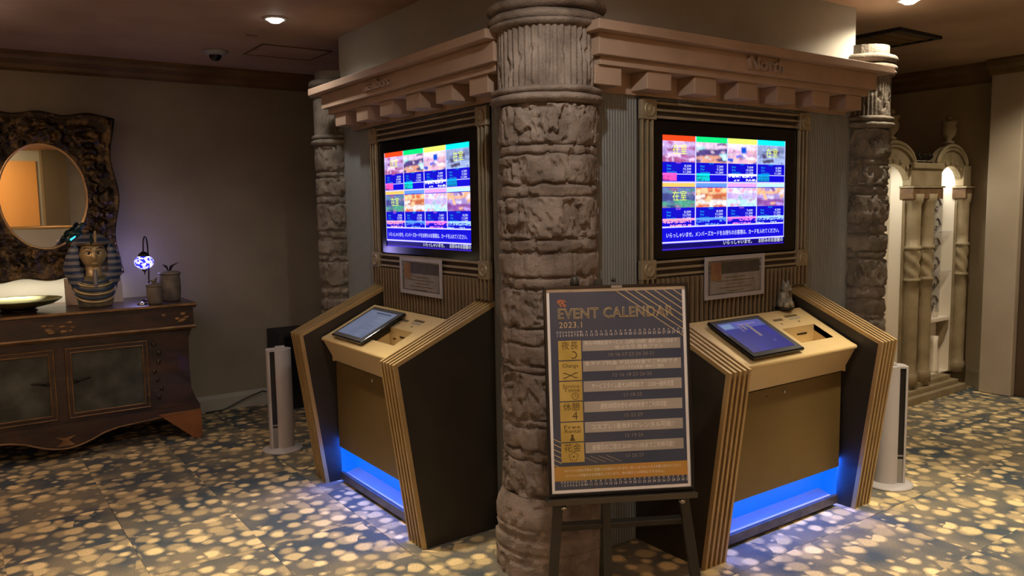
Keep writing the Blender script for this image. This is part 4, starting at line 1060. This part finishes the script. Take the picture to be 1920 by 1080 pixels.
tag(MB().lathe([(.03, 0), (.034, .006), (.022, .016), (.0, .02)], 16, cap=False).build('trinket_dish', M['chrome'], None, True, loc=(1.05, 5.72, .944)), 'small shiny trinket dish below the mosaic lamp', 'dish')

# ================================================================ CEILING FITTINGS
def downlight(x, y, label, on=True):
    root = empty('ceiling_light', (x, y, CEIL)); tag(root, label, 'ceiling light')
    MB().lathe([(.045, -.001), (.062, -.001), (.064, -.006), (.050, -.010), (.045, -.004)], 28, cap=False).build('trim_ring', M['paper'], root, True)
    MB().lathe([(.044, -.003), (.040, -.014), (.026, -.024), (.0, -.028)], 24, cap=False).build('lamp_face', M['lamp'], root, True)
downlight(1.60, 4.49, 'lit round ceiling downlight before the left kiosk column')
downlight(4.30, 2.33, 'lit round ceiling downlight at the top right edge')
dc = empty('dome_camera', (1.571, 5.586, CEIL)); tag(dc, 'small white dome security camera on the ceiling near back wall', 'camera')
MB().lathe([(.080, 0), (.082, -.010), (.066, -.022), (.048, -.030)], 28).build('mount', mat('dome_white', (.36, .38, .37), .4), dc, True)
MB().lathe([(.040, -.030), (.040, -.040), (.033, -.055), (.018, -.066), (.0, -.069)], 24, cap=False).build('dome', M['bezel'], dc, True)
h = empty('ceiling_hatch', (2.0, 5.395, CEIL)); tag(h, 'square ceiling access hatch between downlight and back wall', 'hatch')
MB().box(-.225, .225, -.185, .185, -.003, 0).build('hatch_panel', M['ceiling'], h)
MB().box(-.24, .24, .185, .20, -.006, 0).box(-.24, .24, -.20, -.185, -.006, 0).box(-.24, -.225, -.185, .185, -.006, 0).box(.225, .24, -.185, .185, -.006, 0).build('hatch_frame', M['crown'], h)
tag(MB().box(-.035, .035, -.008, .008, -.004, 0).build('ceiling_slot', M['crown'], None, loc=(1.628, 4.99, CEIL)), 'tiny dark slot in the ceiling beside the hatch', 'slot')
v = empty('ceiling_vent', (5.18, 2.98, CEIL)); tag(v, 'dark framed ceiling vent above the right column', 'vent')
MB().box(-.24, .24, -.24, .24, -.010, 0).build('vent_panel', M['crown'], v)
MB().box(-.26, .26, .23, .26, -.02, 0).box(-.26, .26, -.26, -.23, -.02, 0).box(-.26, -.23, -.23, .23, -.02, 0).box(.23, .26, -.23, .23, -.02, 0).build('vent_frame', M['black_matt'], v)
for i in range(5): MB().box(-.22, .22, -.19+i*.09, -.16+i*.09, -.016, -.010).build('vent_slat', M['crown'], v)

# ================================================================ DISPLAY CASE
def display_case():
    root = empty('display_case', (5.80, 3.30, 0)); tag(root, 'arched plaster display case with lit shelves in the right corner', 'display case')
    ox = 5.80; y0 = -.10; yb = .035
    # steps
    for i, (a, h0, h1) in enumerate(((.23, 0, .055), (.185, .055, .09), (.14, .09, .125))):
        MB().box(4.95-ox-.0, 6.74-ox-i*.04, -a, yb, h0, h1).build('step', M['case'], root, bevel=.004)
    posts = [(5.02, 5.22), (5.99, 6.40), (6.65, 6.80)]
    opens = [(5.22, 5.99, 1.70, .26), (6.40, 6.65, 1.70, .13)]
    opens = [(5.50, 5.97, 1.66, .16), (6.41, 6.78, 1.66, .16)]
    posts = [(5.24, 5.50), (5.97, 6.40), (6.78, 6.89)]
    for (a, b) in posts:
        a -= ox; b -= ox
        MB().box(a, b, y0+.02, y0+.04, .125, 1.55).build('post_panel', M['case'], root)
        nn = 2 if b-a > .2 else 1
        for k in range(nn):
            cx = a+(.08+.20*k if nn == 2 else (b-a)/2); r = .062 if nn == 2 else .05
            def tw(A, z):
                if .95 < z < 1.18: return 1+.10*math.sin(3*A+z*60)
                return 1+.05*abs(math.sin(4*A))
            pr = [(r*1.15, .125), (r*1.15, .20), (r, .215)]+[(r*.95, z) for z in np.linspace(.22, .93, 8)]+[(r*1.12, .935), (r*1.12, .95)]+[(r, z) for z in np.linspace(.955, 1.175, 22)]+[(r*1.12, 1.18), (r*1.12, 1.20)]+[(r*.92, z) for z in np.linspace(1.205, 1.52, 6)]+[(r*1.1, 1.54), (r*1.2, 1.60)]
            MB().lathe(pr, 24, (cx, y0), fn=tw).build('twisted_post', M['case'], root, True)
        MB().box(a-.01, b+.01, y0-.05, y0+.06, 1.56, 1.645).build('post_capital', mat('brown_capital', (.11, .06, .03), .5, 0, (.18, .11, .05), 20, 4), root, bevel=.006)
        MB().box(a-.02, b+.02, y0-.06, y0+.06, 1.645, 1.66).build('capital_ledge', M['case'], root, bevel=.003)
    # arched header
    zt = 1.86
    xa, xb = 5.24-ox, 6.88-ox
    for (a, b, zs, rz_) in opens:
        a -= ox; b -= ox; c = (a+b)/2; r = (b-a)/2
        arch = [(a, zs)]+[(c-r*math.cos(t), zs+rz_*1.0*math.sin(t)) for t in np.linspace(0, PI, 16)]+[(b, zs)]
        w = .06
        crest = [(c+(r+w)*math.cos(t), zt-.03+.15*math.sin(t)**1.2) for t in np.linspace(0, PI, 16)]
        x0_, x1_ = c-(r+w), c+(r+w)
        MB().prism(arch+[(x1_, zs), (x1_, zt-.03)]+crest[1:-1]+[(x0_, zt-.03), (x0_, zs)], 'y', y0-.01, y0+.04).build('arch_panel', M['case'], root)
        for dz_, rr in ((.0, .016), (-.028, .011)):
            MB().tube([(c+(r+w-.01)*math.cos(t), y0-.02, zt-.03+dz_+.15*math.sin(t)**1.2) for t in np.linspace(0, PI, 18)], rr, 8).build('crest_moulding', M['case'], root, True)
        g = MB()
        for k in range(9):
            t = PI*k/8; g.ball((c+(r+.03)*math.cos(t), y0-.015, zs+(rz_+.03)*math.sin(t)), .018, (1, .6, 1), 8, 6)
        g.build('arch_carving', M['case'], root, True)['kind'] = 'stuff'
    for q0, q1 in ((5.96-ox, 6.42-ox), (6.77-ox, xb+.02), (xa, 5.51-ox)): MB().box(q0, q1, y0-.03, y0+.04, 1.66, 1.825).build('header_block', M['case'], root, bevel=.006)
    MB().box(5.96-ox, 6.42-ox, y0-.05, y0+.04, 1.79, 1.835).build('header_moulding', M['case'], root, bevel=.008)
    # interior
    MB().box(xa, xb, yb, yb+.02, .125, 1.86).build('back_panel', M['casein'], root)
    MB().box(xa, xb, y0+.04, yb, 1.84, 1.86).build('ceiling_panel', M['casein'], root)
    for a in (xa, 5.97-ox, 6.39-ox, 6.78-ox): MB().box(a, a+.02, y0+.04, yb, .125, 1.84).build('inner_wall', M['casein'], root)
    MB().box(xa, xb, y0+.04, yb, .125, .135).build('inner_floor', M['casein'], root)
    # scrolled grille on the back
    for (a, b) in ((5.52-ox, 5.78-ox), (6.43-ox, 6.77-ox)):
        g = MB(); g.box(a, b, yb-.006, yb, .62, 1.60)
        g.build('grille_board', M['carving'], root)
        g = MB(); cx = (a+b)/2; r = (b-a)/2*.85
        for k in range(6):
            z = .70+k*.16
            for s in (-1, 1):
                g.tube([(cx+s*(.01+r*.5*(1-t)*math.cos(t*7)+r*.35), yb-.012, z+r*.55*(1-t)*math.sin(t*7)) for t in np.linspace(0, .92, 18)], .006, 5)
                g.tube([(cx, yb-.012, z-.07), (cx+s*r*.5, yb-.012, z-.04), (cx+s*r, yb-.012, z+.02)], .005, 5)
        g.build('scrollwork', M['jar'], root, True)
        for z in (1.29, .96): MB().box(a, b+.005, y0+.045, yb-.014, z, z+.008).build('glass_shelf', M['glass'], root)
        MB().box(a, b+.005, y0+.045, yb-.008, .555, .59).build('console_shelf', M['casein'], root, bevel=.006)
        MB().prism([(y0+.045, .555), (y0+.05, .48), (y0+.08, .38), (yb-.01, .30), (yb-.01, .555)], 'x', b-.03, b).build('shelf_bracket', M['case'], root)
        light('AREA', (ox+cx+.02, 3.285, 1.82), 2.0, (1, .92, .78), target=(ox+cx+.02, 3.285, 0), shape='RECTANGLE', size=.25, size_y=.05)
display_case()
def finial(x, y, z, label, s=1):
    root = empty('plaster_finial', (x, y, z)); tag(root, label, 'ornament')
    MB().lathe([(.04*s, 0), (.042*s, .012), (.018*s, .03), (.05*s, .07), (.058*s, .11), (.045*s, .14), (.06*s, .16), (.062*s, .175)], 20).build('urn', M['case'], root, True)
    MB().ball((0, 0, .20), .026*s).build('knob', M['case'], root, True)
finial(5.74, 3.22, 1.998, 'pale plaster urn finial on the case beside the dark column')
finial(6.60, 3.22, 1.998, 'pale plaster urn finial on top of the right arch')
c2 = empty('iron_cresting', (6.19, 3.21, 1.837)); tag(c2, 'dark scrolled iron cresting between the two case arches', 'ornament')
g = MB()
for i in range(4):
    for s in (-1, 1): g.tube([(-.12+i*.08+s*.03*(1-t)*math.cos(t*6), 0, .045+.035*(1-t)*math.sin(t*6)+.0) for t in np.linspace(0, .9, 12)], .006, 6)
g.tube([(-.14, 0, .008), (.14, 0, .008)], .006, 6); g.build('scrolls', M['iron'], c2, True)
for (x0_, z0_, nm_, lb) in ((6.62, .591, 'glass_vase', 'small clear glass vase on the lit console shelf'),):
    tag(MB().lathe([(.015, 0), (.022, .02), (.018, .06), (.010, .08), (.014, .10)], 18).build(nm_, M['glass'], None, True, loc=(x0_, 3.285, z0_)), lb, 'vase')
cl = MB(); tag(MB().lathe([(.040, 0), (.040, .02), (.034, .12), (.028, .24), (.032, .30)], 20).build('covered_urn', M['casein'], None, True, loc=(6.60, 3.275, .136)), 'cream draped urn on the floor of the lit case', 'urn')
# repeats share a group phrase
GR = {'check_in_kiosk': 'check-in kiosks on the two faces', 'wall_screen': 'wall screens above the kiosks', 'screen_frame': 'brass screen frames', 'slatted_panel': 'slat panels above the kiosks',
      'document_holder': 'notice holders below the screens', 'cornice': 'cornices over the kiosks', 'stone_column': 'stone columns', 'tower_fan': 'white tower fans',
      'lidded_jar': 'clay jars on the sideboard', 'ceiling_light': 'ceiling downlights', 'plaster_finial': 'urn finials on the display case'}
for o in list(C.objects):
    k = o.name.split('.')[0]
    if o.parent is None and k in GR: o['group'] = GR[k]
